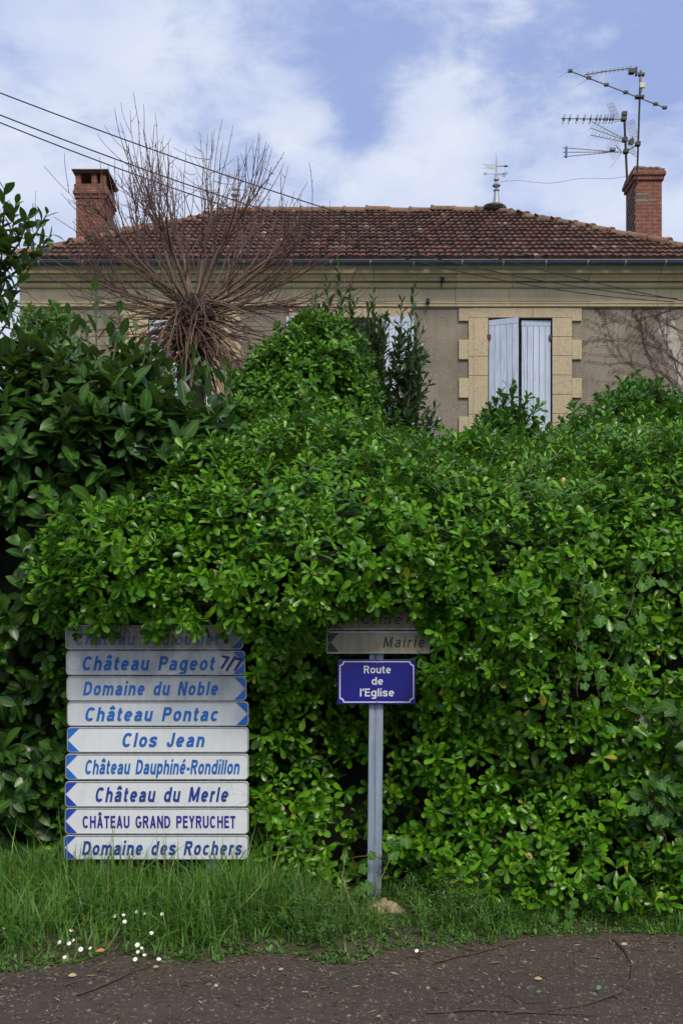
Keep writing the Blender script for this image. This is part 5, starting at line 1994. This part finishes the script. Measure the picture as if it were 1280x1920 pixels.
# hanging mop of sprouts
for k in range(250):
    az = R.uniform(0, 2 * math.pi) if R.random() < 0.75 else R.uniform(-0.2, math.pi + 0.2)
    el = R.uniform(-0.75, 0.30)
    d_ = np.array([math.cos(az) * math.cos(el), 0.8 * math.sin(az) * math.cos(el), math.sin(el)])
    L = R.uniform(0.55, 1.40)
    pts = curve_pts(hd + d_ * 0.14 + np.array([0, 0, R.uniform(-.50, .02)]), d_, L, 10, (0, 0, R.uniform(-1.9, 0.1)), 0.075)
    r0 = R.uniform(0.005, 0.012)
    spr.tube(pts, np.linspace(r0, r0 * 0.35, 11), 5)
for k in range(70):
    b0 = hd + np.array([R.uniform(-.22, .22), -0.17, R.uniform(-.48, .05)])
    d0 = nrm(np.array([[R.normal(0, .6), -0.7, R.normal(0.1, .6)]]))[0]
    pts = curve_pts(b0, d0, R.uniform(0.25, 0.8), 8, (0, 0.2, R.uniform(-2.2, -0.3)), 0.12)
    (spr if k % 2 else red).tube(pts, np.linspace(R.uniform(.005, .010), 0.003, 9), 5)
red.build('red_twig', M['twig'], tree)
spr.build('sprout', M['sprout'], tree)

# ------------------------------------------------------------------ weather vanes on the ridge ends
def finial(cx, cy, z0, scale, label, vane):
    o = empty('weather_vane', (cx, cy, z0), label, 'weather vane')
    s = scale
    prof = [(0.078, 0), (0.042, .295), (0.047, .300), (0.062, .312), (0.062, .322), (0.040, .335), (0.018, .350), (0.030, .372), (0.078, .402), (0.082, .420), (0.050, .455), (0.026, .480),
            (0.022, .500), (0.055, .520), (0.055, .545), (0.028, .570), (0.028, .64), (0.018, .66), (0.014, .85), (0.003, 1.06)]
    b = MB()
    b.lathe([(r * s, z0 + z * s) for r, z in prof], cx, cy)
    b.build('spindle', M['zinc_light'], o, smooth=False)
    if vane:
        b = MB()
        zf = z0 + 0.80 * s
        pl_ = [(0.0, .055), (-.09, .035), (-.16, .045), (-.255, .035), (-.17, .0), (-.255, -.045), (-.16, -.04), (-.09, -.055), (0, -.05)]
        b.prism([(cx - 0.012 + x * s, zf + z * s) for x, z in pl_], 'y', cy - 0.004, cy + 0.004)
        b.build('pennant', M['zinc_light'], o)
        b = MB()
        b.tube([(cx, cy, zf), (cx + .20 * s, cy, zf)], 0.007, 6)
        b.tube([(cx + .165 * s, cy, zf), (cx + .255 * s, cy, zf)], [0.026, 0.001], 8)
        b.build('pointer', M['iron'], o)
        zc_ = z0 + 0.64 * s
        for ch_, dx, dz, dy in (('N', -.225, 0.0, -.02), ('O', .205, .055, .08), ('S', .125, -.085, -.15)):
            b = MB()
            b.tube([(cx, cy, zc_), (cx + dx * .86 * s, cy + dy, zc_ + dz * s)], 0.004, 5)
            arm = b.build('arm', M['iron'], o)
            text_mb(ch_, M['iron'], 'cardinal_letter', arm, cx + (dx - .026) * s, cx + (dx + .026) * s, zc_ + (dz - .03) * s, .06 * s, cy + dy, 0, 0.02)
    b = MB()
    v, q = ellipsoid_core((cx - 0.05, cy - 0.05, z0 - 0.05), (0.24, .2, .075), 1.0, cx)
    b.add(v, [tuple(x) for x in q])
    b.build('lead_saddle', M['lead'], o)
    return o


finial(PX(930, RG_Y), RG_Y, PZ(387, RG_Y), 1.03, 'pale zinc weather vane with pennant and N, O, S letters on the roof ridge', True)
vo = finial(PX(440, RG_Y), RG_Y, PZ(403, RG_Y), 0.98, 'pale zinc ridge finial behind the bare tree, without compass letters', False)
b = MB()
zf = PZ(403, RG_Y) + 0.80 * 0.98
b.prism([(PX(440, RG_Y) - .012 + x, zf + z) for x, z in [(0.0, .055), (-.16, .045), (-.17, .0), (-.16, -.04), (0, -.05)]], 'y', RG_Y - .004, RG_Y + .004)
b.build('pennant', M['zinc_light'], vo)

# thin stay wire between vane and chimney
b = MB()
a_, c_ = np.array(P(938, 341, RG_Y)), np.array(P(1172, 329, CY + .1))
tt_ = np.linspace(0, 1, 24)[:, None]
ln = a_ + (c_ - a_) * tt_
ln[:, 2] += -0.05 * np.sin(tt_[:, 0] * math.pi) + 0.03 * np.sin(tt_[:, 0] * 12)
b.tube(ln, 0.004, 5)
tag(b.build('stay_wire', M['alu']), 'hair-thin slack wire from the weather vane to the right chimney', 'wire')

# ------------------------------------------------------------------ television aerials
def bar(mb, a, c, r, n=6):
    mb.tube([a, c], r, n)


AY = 19.95
def A(px, py, dy=0.0):
    return np.array(P(px, py, AY + dy))


mast = empty('aerial_mast', tuple(A(1194, 330)), 'tall rusty mast on the right chimney carrying the long boom aerial', 'antenna mast')
b = MB(); bar(b, A(1193, 345), A(1200, 132), 0.020, 8); b.build('pole', M['mast'], mast)
b = MB(); bar(b, A(1200, 172), A(1201, 132), 0.026, 8); b.build('pole_sleeve', M['alu'], mast)
b = MB(); b.box(*(A(1197, 0)[0], A(1207, 0)[0]), AY - .06, AY - .015, PZ(167, AY), PZ(157, AY)); b.build('junction_box', M['cream_box'], mast, bevel=.01)
b = MB(); b.box(A(1190, 0)[0], A(1206, 0)[0], AY - .05, AY + .05, PZ(184, AY), PZ(180, AY)); b.build('clamp', M['iron'], mast); b = MB(); b.box(A(1196, 0)[0], A(1207, 0)[0], AY - .04, AY + .04, PZ(142, AY), PZ(138, AY)); b.build('clamp', M['iron'], mast)
ae = empty('long_boom_aerial', tuple(A(1198, 182)), 'long sloping boom aerial with few rods high on the tall mast', 'antenna')
b = MB(); bar(b, A(1066, 132), A(1246, 202), 0.014, 6); b.build('boom', M['alu'], ae)
for (px, py, l) in ((1066, 132, 1.0), (1103, 146, 1.0)):
    b = MB(); bar(b, A(px - 19 * l, py + 13 * l, -.5), A(px + 22 * l, py - 12 * l, .5), 0.005, 5); b.build('rod', M['alu'], ae)
for (px, py) in ((1136, 159), (1172, 173), (1228, 195), (1245, 202), (1068, 133), (1103, 146)):
    b = MB(); b.box(A(px - 4, 0)[0], A(px + 4, 0)[0], AY - .03, AY + .03, PZ(py + 2, AY), PZ(py - 2, AY)); b.build('rod_holder', M['iron'], ae)
ae = empty('yagi_aerial', tuple(A(1198, 136)), 'short rod aerial at the very top of the tall mast', 'antenna')
b = MB()
q_ = [A(1096, 140), A(1130, 134), A(1178, 128), A(1194, 136), A(1203, 140)]
for e in range(4):
    bar(b, q_[e], q_[e + 1], 0.013, 6)
b.build('boom', M['alu'], ae)
for k in range(11):
    f_ = k / 10
    px = 1098 + 80 * f_
    py = 139.5 - 11 * f_
    b = MB(); bar(b, A(px - 5, py + 3.5, -.12), A(px + 6, py - 5, .12), 0.005, 5); b.build('rod', M['mast'], ae)
b = MB(); b.box(A(1178, 0)[0], A(1188, 0)[0], AY - .05, AY + .05, PZ(138, AY), PZ(130, AY)); b.box(A(1190, 0)[0], A(1193.5, 0)[0], AY - .03, AY + .03, PZ(142, AY), PZ(126, AY)); b.build('feed_box', M['iron'], ae)

mast2 = empty('aerial_mast', tuple(A(1174, 325)), 'shorter grey mast strapped to the right chimney flank, holding three aerials', 'antenna mast')
b = MB(); bar(b, A(1175, 345), A(1169, 209), 0.024, 8); b.build('pole', M['mast'], mast2)
b = MB(); bar(b, A(1173, 285), A(1198, 268), 0.010, 5); bar(b, A(1176, 284), A(1193, 294), 0.005, 5); b.build('stay', M['mast'], mast2)
for (px, py) in ((1169, 214), (1168, 223), (1170, 262), (1172, 284), (1194, 270), (1182, 266)):
    b = MB()
    b.box(A(px - 4, 0)[0], A(px + 5, 0)[0], AY - .05, AY + .05, PZ(py + 3.4, AY), PZ(py - 3.4, AY))
    b.build('clamp', M['iron'], mast2)


def grid_panel(mb, c, u, v_, nu_, nv__, r=0.0028):
    c, u, v_ = np.array(c), np.array(u), np.array(v_)
    for k in range(nu_ + 1):
        f_ = k / nu_ - .5
        bar(mb, c + u * f_ - v_ * .5, c + u * f_ + v_ * .5, r, 4)
    for k in range(nv__ + 1):
        f_ = k / nv__ - .5
        bar(mb, c + v_ * f_ - u * .5, c + v_ * f_ + u * .5, r, 4)


ae = empty('loop_aerial', tuple(A(1168, 223)), 'horizontal aerial with looped elements at the head of the shorter mast', 'antenna')
b = MB(); bar(b, A(1051, 222), A(1172, 224), 0.011, 6); b.build('boom', M['alu'], ae)
for px in (1056, 1067, 1081, 1094, 1106, 1117, 1124, 1132, 1137, 1143, 1148):
    b = MB()
    th = np.linspace(0, 2 * math.pi, 15)
    c_ = A(px, 223.5)
    loop = np.stack([c_[0] + 0.055 * np.cos(th) * 0.4 + 0.05 * np.sin(th) * 0.6, c_[1] + 0.09 * np.cos(th), c_[2] + 0.085 * np.sin(th)], 1)
    b.tube(loop, 0.004, 4, caps=False)
    b.box(c_[0] - .018, c_[0] + .018, c_[1] - .02, c_[1] + .02, c_[2] - .022, c_[2] + .022)
    b.build('loop', M['iron'], ae)
b = MB(); grid_panel(b, A(1150, 211), A(1162, 222) - A(1142, 200) + np.array([0, .25, 0]), A(1158, 200) - A(1141, 214) + np.array([0, .2, 0]), 5, 6); b.build('reflector_grid', M['alu'], ae)
ae = empty('fan_aerial', tuple(A(1170, 264)), 'three-boom fan aerial with wire grid reflector in the middle of the shorter mast', 'antenna')
for (pa, pb_, qa, qb) in ((1108, 228, 1168, 260), (1106, 240, 1168, 262), (1106, 253, 1168, 266)):
    b = MB(); bar(b, A(pa, pb_), A(qa, qb), 0.008, 5); bo = b.build('boom', M['alu'], ae)
    for k in range(9):
        f_ = k / 9
        px, py = pa + (qa - pa) * f_, pb_ + (qb - pb_) * f_
        b = MB(); bar(b, A(px - 4, py + 4.5, -.1), A(px + 4.5, py - 4, .1), 0.0045, 4); b.build('rod', M['alu'], bo)
b = MB(); grid_panel(b, A(1185, 245), A(1194, 258) - A(1176, 236) + np.array([0, .3, 0]), A(1195, 234) - A(1175, 250) + np.array([0, .2, 0]), 6, 6)
grid_panel(b, A(1182, 276), A(1192, 270) - A(1174, 284) + np.array([0, .3, 0]), A(1190, 284) - A(1172, 268) + np.array([0, .2, 0]), 5, 5); b.build('reflector_grid', M['alu'], ae)
b = MB(); b.prism([(A(1179, 0)[0], PZ(273, AY)), (A(1184, 0)[0], PZ(274, AY)), (A(1187, 0)[0], PZ(266, AY)), (A(1183, 0)[0], PZ(258, AY))], 'y', AY - .06, AY - .03); b.build('bracket', M['iron'], ae)
ae = empty('wedge_aerial', tuple(A(1172, 285)), 'pale wedge-shaped aerial with a blue end bar, lowest on the shorter mast', 'antenna')
for (pa, pb_, qb) in ((1054, 277, 283.5), (1054, 285.5, 285), (1055, 294, 286)):
    b = MB(); bar(b, A(pa, pb_), A(1140, qb), 0.008, 5); bo = b.build('boom', M['alu'], ae)
    for k in range(10):
        f_ = k / 10
        px, py = pa + (1140 - pa) * f_, pb_ + (qb - pb_) * f_
        b = MB(); bar(b, A(px - 1.4, py + 1.6, -.1), A(px + 1.4, py - 1.6, .1), 0.004, 4); b.build('rod', M['alu'], bo)
b = MB(); bar(b, A(1128, 284.5), A(1172, 285), 0.011, 6); b.build('boom_end', M['alu'], ae)
b = MB(); b.box(A(1059, 0)[0], A(1062.5, 0)[0], AY - .03, AY + .03, PZ(295, AY), PZ(275.5, AY)); b.build('end_bar', M['bluecap'], ae)
b = MB(); b.box(A(1142, 0)[0], A(1152, 0)[0], AY - .05, AY + .03, PZ(283.5, AY), PZ(279, AY)); b.build('feed_box', M['bluecap'], ae)
b = MB(); grid_panel(b, A(1150, 279), A(1158, 288) - A(1140, 270) + np.array([0, .2, 0]), A(1162, 268) - A(1140, 292) + np.array([0, .2, 0]), 5, 5)
bar(b, A(1143, 314, -.1), A(1166, 285), 0.007, 5); bar(b, A(1153, 272), A(1163, 283), 0.009, 5); b.build('reflector_grid', M['alu'], ae)

# ------------------------------------------------------------------ overhead cables and their hooks
for (p0, p1, Y0, Y1, sag, r, lab) in ((((-160, 111)), (1290, 566), 11.0, 16.9, 0.28, 0.0072, 'topmost black overhead cable crossing the sky to the house front'),
                                      (((-160, 150)), (1268, 560), 10.6, 16.9, 0.42, 0.0072, 'middle black overhead cable, just above its close twin'),
                                      (((-160, 163)), (1262, 566), 10.5, 16.9, 0.46, 0.0068, 'lowest of the overhead cables, just under its close twin')):
    a_, c_ = np.array(P(*p0, Y0)), np.array(P(*p1, Y1))
    tt_ = np.linspace(0, 1, 60)
    ln = a_ + (c_ - a_) * tt_[:, None]
    ln[:, 2] -= 4 * sag * tt_ * (1 - tt_)
    b = MB()
    b.tube(ln, r, 6)
    tag(b.build('overhead_cable', M['cable']), lab, 'cable')
for (px, y0_, y1_, lab, p_) in ((827, 521, 541, 'black iron cable hook on the cornice moulding', 0.13), (801, 561, 578, 'black iron cable hook under the frieze, left of the closed shutters', 0.06)):
    o = empty('cable_hook', (PX(px, D), D - p_, PZ(y1_, D)), lab, 'hook')
    b = MB()
    b.box(PX(px - 3.2, D), PX(px + 3.2, D), D - p_ - 0.06, D - p_ + 0.02, PZ(y0_ + 9, D - p_), PZ(y0_, D - p_))
    b.build('insulator', M['iron'], o, bevel=.012)
    b = MB()
    b.tube([P(px, y0_ + 8, D - p_ - .02), P(px, y1_, D - p_ - .02)], 0.011, 6)
    b.tube([P(px, y0_ + 6, D - p_ - .02), P(px, y0_ + 6, D + .02)], 0.012, 6)
    b.build('bracket', M['iron'], o)

# ------------------------------------------------------------------ grass, weeds, litter, pebbles
def blades(base, height, width, lean, nseg=4, T=None):
    N = len(base)
    az = R.uniform(0, 2 * math.pi, N)
    ld = np.stack([np.cos(az), np.sin(az), np.zeros(N)], 1)
    side = np.stack([-np.sin(az), np.cos(az), np.zeros(N)], 1)
    tw = R.normal(0, 0.5, N)
    side = nrm(side * np.cos(tw)[:, None] + ld * np.sin(tw)[:, None])
    t_ = np.linspace(0, 1, nseg + 1)
    prof = np.array([0.75, 1.0, 0.85, 0.55, 0.06])[:nseg + 1]
    c_ = base[:, None, :] + UPV * (height[:, None] * (t_ - 0.35 * np.minimum(lean[:, None], 1.6) * t_ ** 2.2))[..., None] + ld[:, None, :] * (height[:, None] * lean[:, None] * t_ ** 1.9)[..., None]
    off = side[:, None, :] * (width[:, None] * prof[None, :])[..., None] * 0.5
    v = np.stack([c_ - off, c_ + off], 2).reshape(-1, 3)
    k = (nseg + 1) * 2
    q0 = np.array([(2 * i_, 2 * i_ + 1, 2 * i_ + 3, 2 * i_ + 2) for i_ in range(nseg)])
    q = (q0[None] + (np.arange(N) * k)[:, None, None]).reshape(-1, 4)
    uv = np.tile(np.array([(s_, tt) for tt in t_ for s_ in (0, 1)]), (N, 1))
    return v, q, uv


def ground_z(x, y):
    e = verge_edge(x)
    pp = np.stack([x, y, x * 0], -1)
    return -0.012 + 0.052 * np.clip((y - e + 0.05) / 0.25, 0, 1) + 0.025 * vnoise(pp * 4) + 0.012 * vnoise(pp * 13)


N = 30000
x = R.uniform(-2.6, 2.6, N)
e = verge_edge(x)
back = np.interp(x, [-3, -1.8, -1.6, -0.5, -0.3, 0.3, 0.6, 1.0, 3], [6.1, 6.1, 5.98, 5.98, 5.92, 5.95, 5.75, 5.62, 5.72])
f_ = R.uniform(0, 1, N) ** 0.85
y = e - 0.03 + f_ * (back - e)
hmax = np.interp(x, [-2.6, -1.75, -1.4, -0.6, -0.42, -0.1, 0.25, 0.5, 1.0, 1.7, 2.6], [0.33, 0.35, 0.36, 0.37, 0.31, 0.19, 0.13, 0.18, 0.16, 0.18, 0.26])
patch = vnoise(np.stack([x * 2.2, y * 2.2, x * 0 + 7], -1))
keep = R.uniform(0, 1, N) < np.clip(0.75 + patch * 1.6, 0.15, 1) * np.where((y - e) < 0.12, 0.6, 1.0) * np.where((np.abs(x - 0.22) < 0.28), 0.55, 1.0)
x, y, e, hmax, f_, patch = [q[keep] for q in (x, y, e, hmax, f_, patch)]
h = hmax * np.clip(0.22 + 1.1 * np.clip((y - e) / 0.55, 0, 1), 0.2, 1.0) * R.uniform(0.45, 1.12, len(x)) * (1 + patch * 0.5)
clear = ~((x > PX(668, 5.6)) & (x < PX(778, 5.6)) & (y > 5.50) & (y < 5.80) & (R.random(len(x)) < 0.88))
tall = (R.random(len(x)) < 0.06) & (y > e + 0.2)
h = np.where(tall, h * 1.38 + 0.04, h)
h = np.where((np.abs(x - 0.25) < 0.4), np.minimum(h, 0.14), h)
x, y, h = x[clear], y[clear], h[clear]
base = np.stack([x, y, ground_z(x, y) - 0.008], 1)
v, q, u = blades(base, h, R.uniform(0.0045, 0.011, len(x)), np.abs(R.normal(0.3, 0.8, len(x))))
tag(fast_mesh('grass', v, q, u, M['grass']), kind='stuff')

# weeds: whorled stems (cleavers) and small rosettes of leaves
T_weed = [leaf_template(0.28, 4, 0.2, 0.3, 'lance')]
stw = MB()
wp, wa, wsz = [], [], []
for k in range(260):
    cx = R.choice([R.uniform(-0.25, 0.75), R.uniform(-2.2, -0.4), R.uniform(0.3, 2.2)], p=[0.62, 0.13, 0.25])
    e_ = float(verge_edge(np.array([cx]))[0])
    cy = R.uniform(e_ + 0.1, min(e_ + 0.75, 5.85))
    if abs(cx - PX(724, 5.7)) < 0.2 and cy > 5.25 and cy < 5.82:
        continue
    gz = float(ground_z(np.array([cx]), np.array([cy]))[0])
    L = R.uniform(0.12, 0.36) * (1.0 if abs(cx - 0.3) < 0.5 else 0.7)
    dirn = nrm(np.array([[R.normal(0, .35), R.normal(-0.1, .25), 1.0]]))[0]
    pts = curve_pts((cx, cy, gz), dirn, L, 6, (R.normal(0, .5), R.normal(-.2, .3), -0.2), 0.06)
    stw.tube(pts, np.linspace(0.0022, 0.001, 7), 4)
    for p_ in pts[1:]:
        wp.append(p_); wa.append(nrm((dirn + R.normal(0, .2, 3))[None])[0]); wsz.append(R.uniform(0.022, 0.036))
v, q, u = rosettes(np.array(wp), np.array(wa), np.array(wsz), T_weed, (5, 8), (55, 95))
wo = fast_mesh('weeds', v, q, u, M['weed'])
tag(wo, kind='stuff')
st = stw.build('weed_stem', M['stem'], wo)
tag(st, kind='stuff')

# low leaves at the verge edge
N = 650
x = R.uniform(-2.3, 2.3, N)
y = verge_edge(x) + np.abs(R.normal(0, 0.16, N)) - 0.05
base = np.stack([x, y, np.maximum(ground_z(x, y), 0.006) + 0.004], 1)
ax = nrm(np.stack([R.normal(0, .25, N), R.normal(0, .25, N), np.ones(N)], 1))
v, q, u = rosettes(base, ax, R.uniform(0.018, 0.045, N), T_pit, (5, 8), (40, 85))
tag(fast_mesh('low_weeds', v, q, u, M['weed']), kind='stuff')

# pebbles
N = 11000
x = R.uniform(-2.2, 2.2, N)
y = R.uniform(3.9, 5.3, N)
ok = y < verge_edge(x) + 0.12
x, y = x[ok], y[ok]
N = len(x)
oct_v = np.array([(1, 0, 0), (.5, .87, 0), (-.5, .87, 0), (-1, 0, 0), (-.5, -.87, 0), (.5, -.87, 0), (0.1, 0.1, .7)])
oct_f = np.array([(k, (k + 1) % 6, 6) for k in range(6)])
sz = R.gamma(1.8, 0.0018, N) + 0.0024
ph = R.uniform(0, 6.28, N)
loc = oct_v[None] * (1 + R.normal(0, .22, (N, 7, 3))) * sz[:, None, None]
cx, sxn = np.cos(ph)[:, None], np.sin(ph)[:, None]
lx = loc[..., 0] * cx - loc[..., 1] * sxn * 0.8
ly = loc[..., 0] * sxn + loc[..., 1] * cx * 0.8
pp = np.stack([x, y, x * 0], -1)
gz = 0.010 * vnoise(pp * 2.3) + 0.006 * vnoise(pp * 7) + 0.004
v = np.stack([x[:, None] + lx, y[:, None] + ly, gz[:, None] + loc[..., 2] + 0.0005], -1).reshape(-1, 3)
q = (oct_f[None] + (np.arange(N) * 7)[:, None, None]).reshape(-1, 3)
tag(fast_mesh('gravel', v, q, None, M['pebble'], smooth=False), kind='stuff')

# dry litter: straw bits, bud scales
N = 4200
x = R.uniform(-2.2, 2.2, N)
e = verge_edge(x)
y = e + R.normal(-0.13, 0.22, N)
y = np.where(R.random(N) < 0.25, R.uniform(4.0, 5.0, N), y)
gz = np.maximum(ground_z(x, y) * (y > e - 0.05), 0.010 * vnoise(np.stack([x, y, x * 0], -1) * 2.3) + 0.008)
base = np.stack([x, y, gz + 0.004], 1)
az = R.uniform(0, 6.28, N)
dirn = np.stack([np.cos(az), np.sin(az), R.normal(0, 0.08, N)], 1)
v, q, u = place_leaves(leaf_template(0.16, 4, 0.1, 0.15, 'lance'), base, dirn, np.stack([R.normal(0, .2, N), R.normal(0, .2, N), np.ones(N)], 1), R.gamma(2.2, 0.008, N) + 0.008)
tag(fast_mesh('litter', v, q, u, M['litter']), kind='stuff')

# ------------------------------------------------------------------ daisies
def make_daisy():
    o = empty('daisy', (0, 0, 0))
    b = MB()
    for k in range(15):
        a = k / 15 * 2 * math.pi
        ca, sa = math.cos(a), math.sin(a)
        pts_ = [(0.003, -.0010), (0.010, -.0020), (0.0135, -.0014), (0.0145, 0), (0.0135, .0014), (0.010, .0020), (0.003, .0010)]
        b.add([(r_ * ca - t_ * sa, r_ * sa + t_ * ca, 0.0015 + r_ * 0.12) for r_, t_ in pts_], [tuple(range(7))])
    b.build('petals', M['petal'], o)
    b = MB()
    b.lathe([(0.0005, 0.000), (0.0046, 0.0008), (0.0048, 0.0022), (0.0030, 0.0040), (0.0006, 0.0046)], 0, 0, 10)
    b.build('flower_centre', M['yolk'], o, smooth=True)
    b = MB()
    b.tube([(0, 0, 0), (0.002, 0.004, -0.05), (0.006, 0.006, -0.14)], 0.0011, 5)
    b.build('stalk', M['stem'], o)
    return o


proto = None
clusters = [
    ('daisy in the upper cluster, in the taller grass under the estate signs', [(216, 1718), (232, 1716), (234, 1728), (257, 1710), (271, 1714), (304, 1714)], 0.13),
    ('lone larger daisy between the two clusters in the grass', [(284, 1750)], 0.11),
    ('daisy in the left cluster beside the orange fallen leaf', [(134, 1745), (112, 1767), (130, 1769), (138, 1763), (122, 1795), (152, 1780), (170, 1778)], 0.07),
    ('daisy in the lower right cluster at the grass edge', [(258, 1772), (266, 1778), (259, 1785), (271, 1791), (254, 1799), (298, 1799)], 0.07),
    ('daisy at the far left edge of the picture', [(5, 1742), (5, 1753)], 0.09),
    ('single daisy at the gravel edge, right of the street post', [(781, 1783)], 0.05)]
for ci, (lab, pts_, hz) in enumerate(clusters):
    for (px, py) in pts_:
        hh = hz + R.uniform(-0.01, 0.02)
        Yd = (EYE - hh) * F / (py - HOR)
        loc = Vector((PX(px, Yd), Yd, hh))
        if proto is None:
            o = proto = make_daisy()
        else:
            o = proto.copy()
            C.objects.link(o)
            for chd in proto.children:
                c2 = chd.copy()
                C.objects.link(c2)
                c2.parent = o
        o.location = loc
        o.rotation_euler = (R.uniform(0.45, 1.05), R.uniform(-0.35, 0.35), R.uniform(-0.4, 0.4))
        s = R.uniform(0.55, 0.88) * (1.2 if ci == 1 else 1.0)
        o.scale = (s, s, s)
        tag(o, lab, 'flower', 'daisies: ' + lab)

# fallen leaves
for (px, py, z, m_, sz, az, lab) in ((180, 1786, 0.06, 'dead_orange', 0.055, 0.4, 'orange dead leaf in the grass beside the left daisies'), (128, 1832, 0.012, 'dead_tan', 0.05, 0.2, 'tan dead leaf lying on the gravel edge at the lower left'),
                                     (287, 1816, 0.02, 'dead_tan', 0.035, 0.6, 'small tan leaf on the grass edge under the daisies'), (1016, 1838, 0.012, 'dead_tan', 0.045, 3.0, 'cream dead leaf alone on the gravel at the right'),
                                     (1118, 1858, 0.02, 'greenleaf', 0.05, 1.2, 'pale green fallen leaf on the gravel at the right'), (736, 1641, 0.12, 'dead_tan', 0.04, 1.7, 'yellowish dead leaf caught upright in weeds beside the post'),
                                     (1163, 1773, 0.02, 'dead_tan', 0.045, 0.1, 'long cream leaf on the bare soil at the right verge'), (818, 1716, 0.06, 'dead_orange', 0.03, 1.5, 'small orange leaf in the weeds right of the limestone lump'), (705, 1909, 0.012, 'greenleaf', 0.03, 0.5, 'tiny green sprig leaf on the gravel at the bottom centre'), (522, 1820, 0.014, 'dead_tan', 0.03, 0.3, 'pinkish tan leaf on the gravel below the tall grass')):
    Yd = (EYE - z) * F / (py - HOR)
    v, q, u = place_leaves(leaf_template(0.5, 6, 0.35, 0.35, 'ellip'), np.array([(PX(px, Yd), Yd, z + .006)]), np.array([(math.cos(az), math.sin(az) * .4, 0.15)]), np.array([(0.2, -0.7, 1.0)]), np.array([sz * 0.8]))
    tag(fast_mesh('fallen_leaf', v, q, u, M[m_]), lab, 'leaf')

# twigs on the gravel
for (pts_, r_, lab) in (([(1150, 1765), (1172, 1790), (1184, 1815), (1182, 1845), (1160, 1868), (1100, 1888), (1030, 1900), (950, 1906)], 0.0055, 'long curved twig arcing over the gravel at the lower right'),
                        ([(815, 1810), (850, 1800), (900, 1790), (945, 1778), (965, 1772)], 0.005, 'slender twig along the edge of the verge right of the post'),
                        ([(855, 1898), (885, 1880), (890, 1868), (875, 1860)], 0.004, 'short forked twig on the gravel near the bottom centre'),
                        ([(880, 1880), (895, 1872), (907, 1870)], 0.003, 'stub of twig touching the forked twig'),
                        ([(800, 1905), (900, 1900), (1000, 1904), (1110, 1910)], 0.005, 'straight dead twig lying along the bottom edge'),
                        ([(955, 1872), (985, 1885), (1020, 1884)], 0.004, 'small twig on the gravel between the arc and the forked twig'),
                        ([(145, 1872), (200, 1850), (250, 1828), (285, 1815)], 0.006, 'long dead twig slanting across the lower left gravel'),
                        ([(120, 1855), (135, 1848), (148, 1846)], 0.004, 'short pale twig at the far lower left')):
    q_ = np.array(pts_, float)
    t0 = np.arange(len(q_))
    tt_ = np.linspace(0, len(q_) - 1, len(q_) * 4)
    qx, qy = np.interp(tt_, t0, q_[:, 0]), np.interp(tt_, t0, q_[:, 1])
    Yd = EYE * F / (qy - HOR)
    zz_ = 0.012 + R.uniform(0, 0.006, len(tt_))
    b = MB()
    b.tube(np.stack([PX(qx, Yd), Yd, zz_], 1), np.linspace(r_, r_ * 0.5, len(tt_)), 5)
    tag(b.build('fallen_twig', M['drytwig']), lab, 'twig')

# dry stalks standing in the verge
for (p0, p1, Y_, lab) in (((640, 1735), (650, 1590), 5.55, 'tall straw-coloured stalk standing left of the street post'), ((690, 1790), (640, 1640), 5.3, 'dry stalk leaning left in front of the post foot'), ((705, 1800), (700, 1768), 4.95, 'short dry stalk at the gravel edge before the post'),
                          ((415, 1735), (490, 1660), 5.3, 'dry bent straw in the tall grass below the lowest sign'), ((575, 1750), (560, 1630), 5.5, 'thin dry stalk in the grass midway between the signs and the post'), ((695, 1690), (735, 1600), 5.7, 'green-yellow stalk leaning across the post foot'), ((610, 1750), (615, 1690), 5.4, 'pale upright straw in the short grass'), ((200, 1780), (225, 1740), 5.0, 'pale straw lying among the daisies'),
                          ((300, 1640), (294, 1555), 5.7, 'thin seeded stem rising over the white violet-lettered sign'), ((317, 1660), (306, 1525), 5.72, 'thin stem crossing the lowest signs, right of its seeded neighbour')):
    a_, c_ = np.array(P(*p0, Y_)), np.array(P(*p1, Y_))
    a_[2] = max(0.0, min(a_[2], 0.05))
    mid_ = (a_ + c_) / 2 + np.array([R.normal(0, .02), -.02, 0.02])
    b = MB()
    b.tube([a_, mid_, c_], [0.0025, 0.002, 0.0012], 5)
    tag(b.build('dry_stalk', M['straw']), lab, 'stalk')
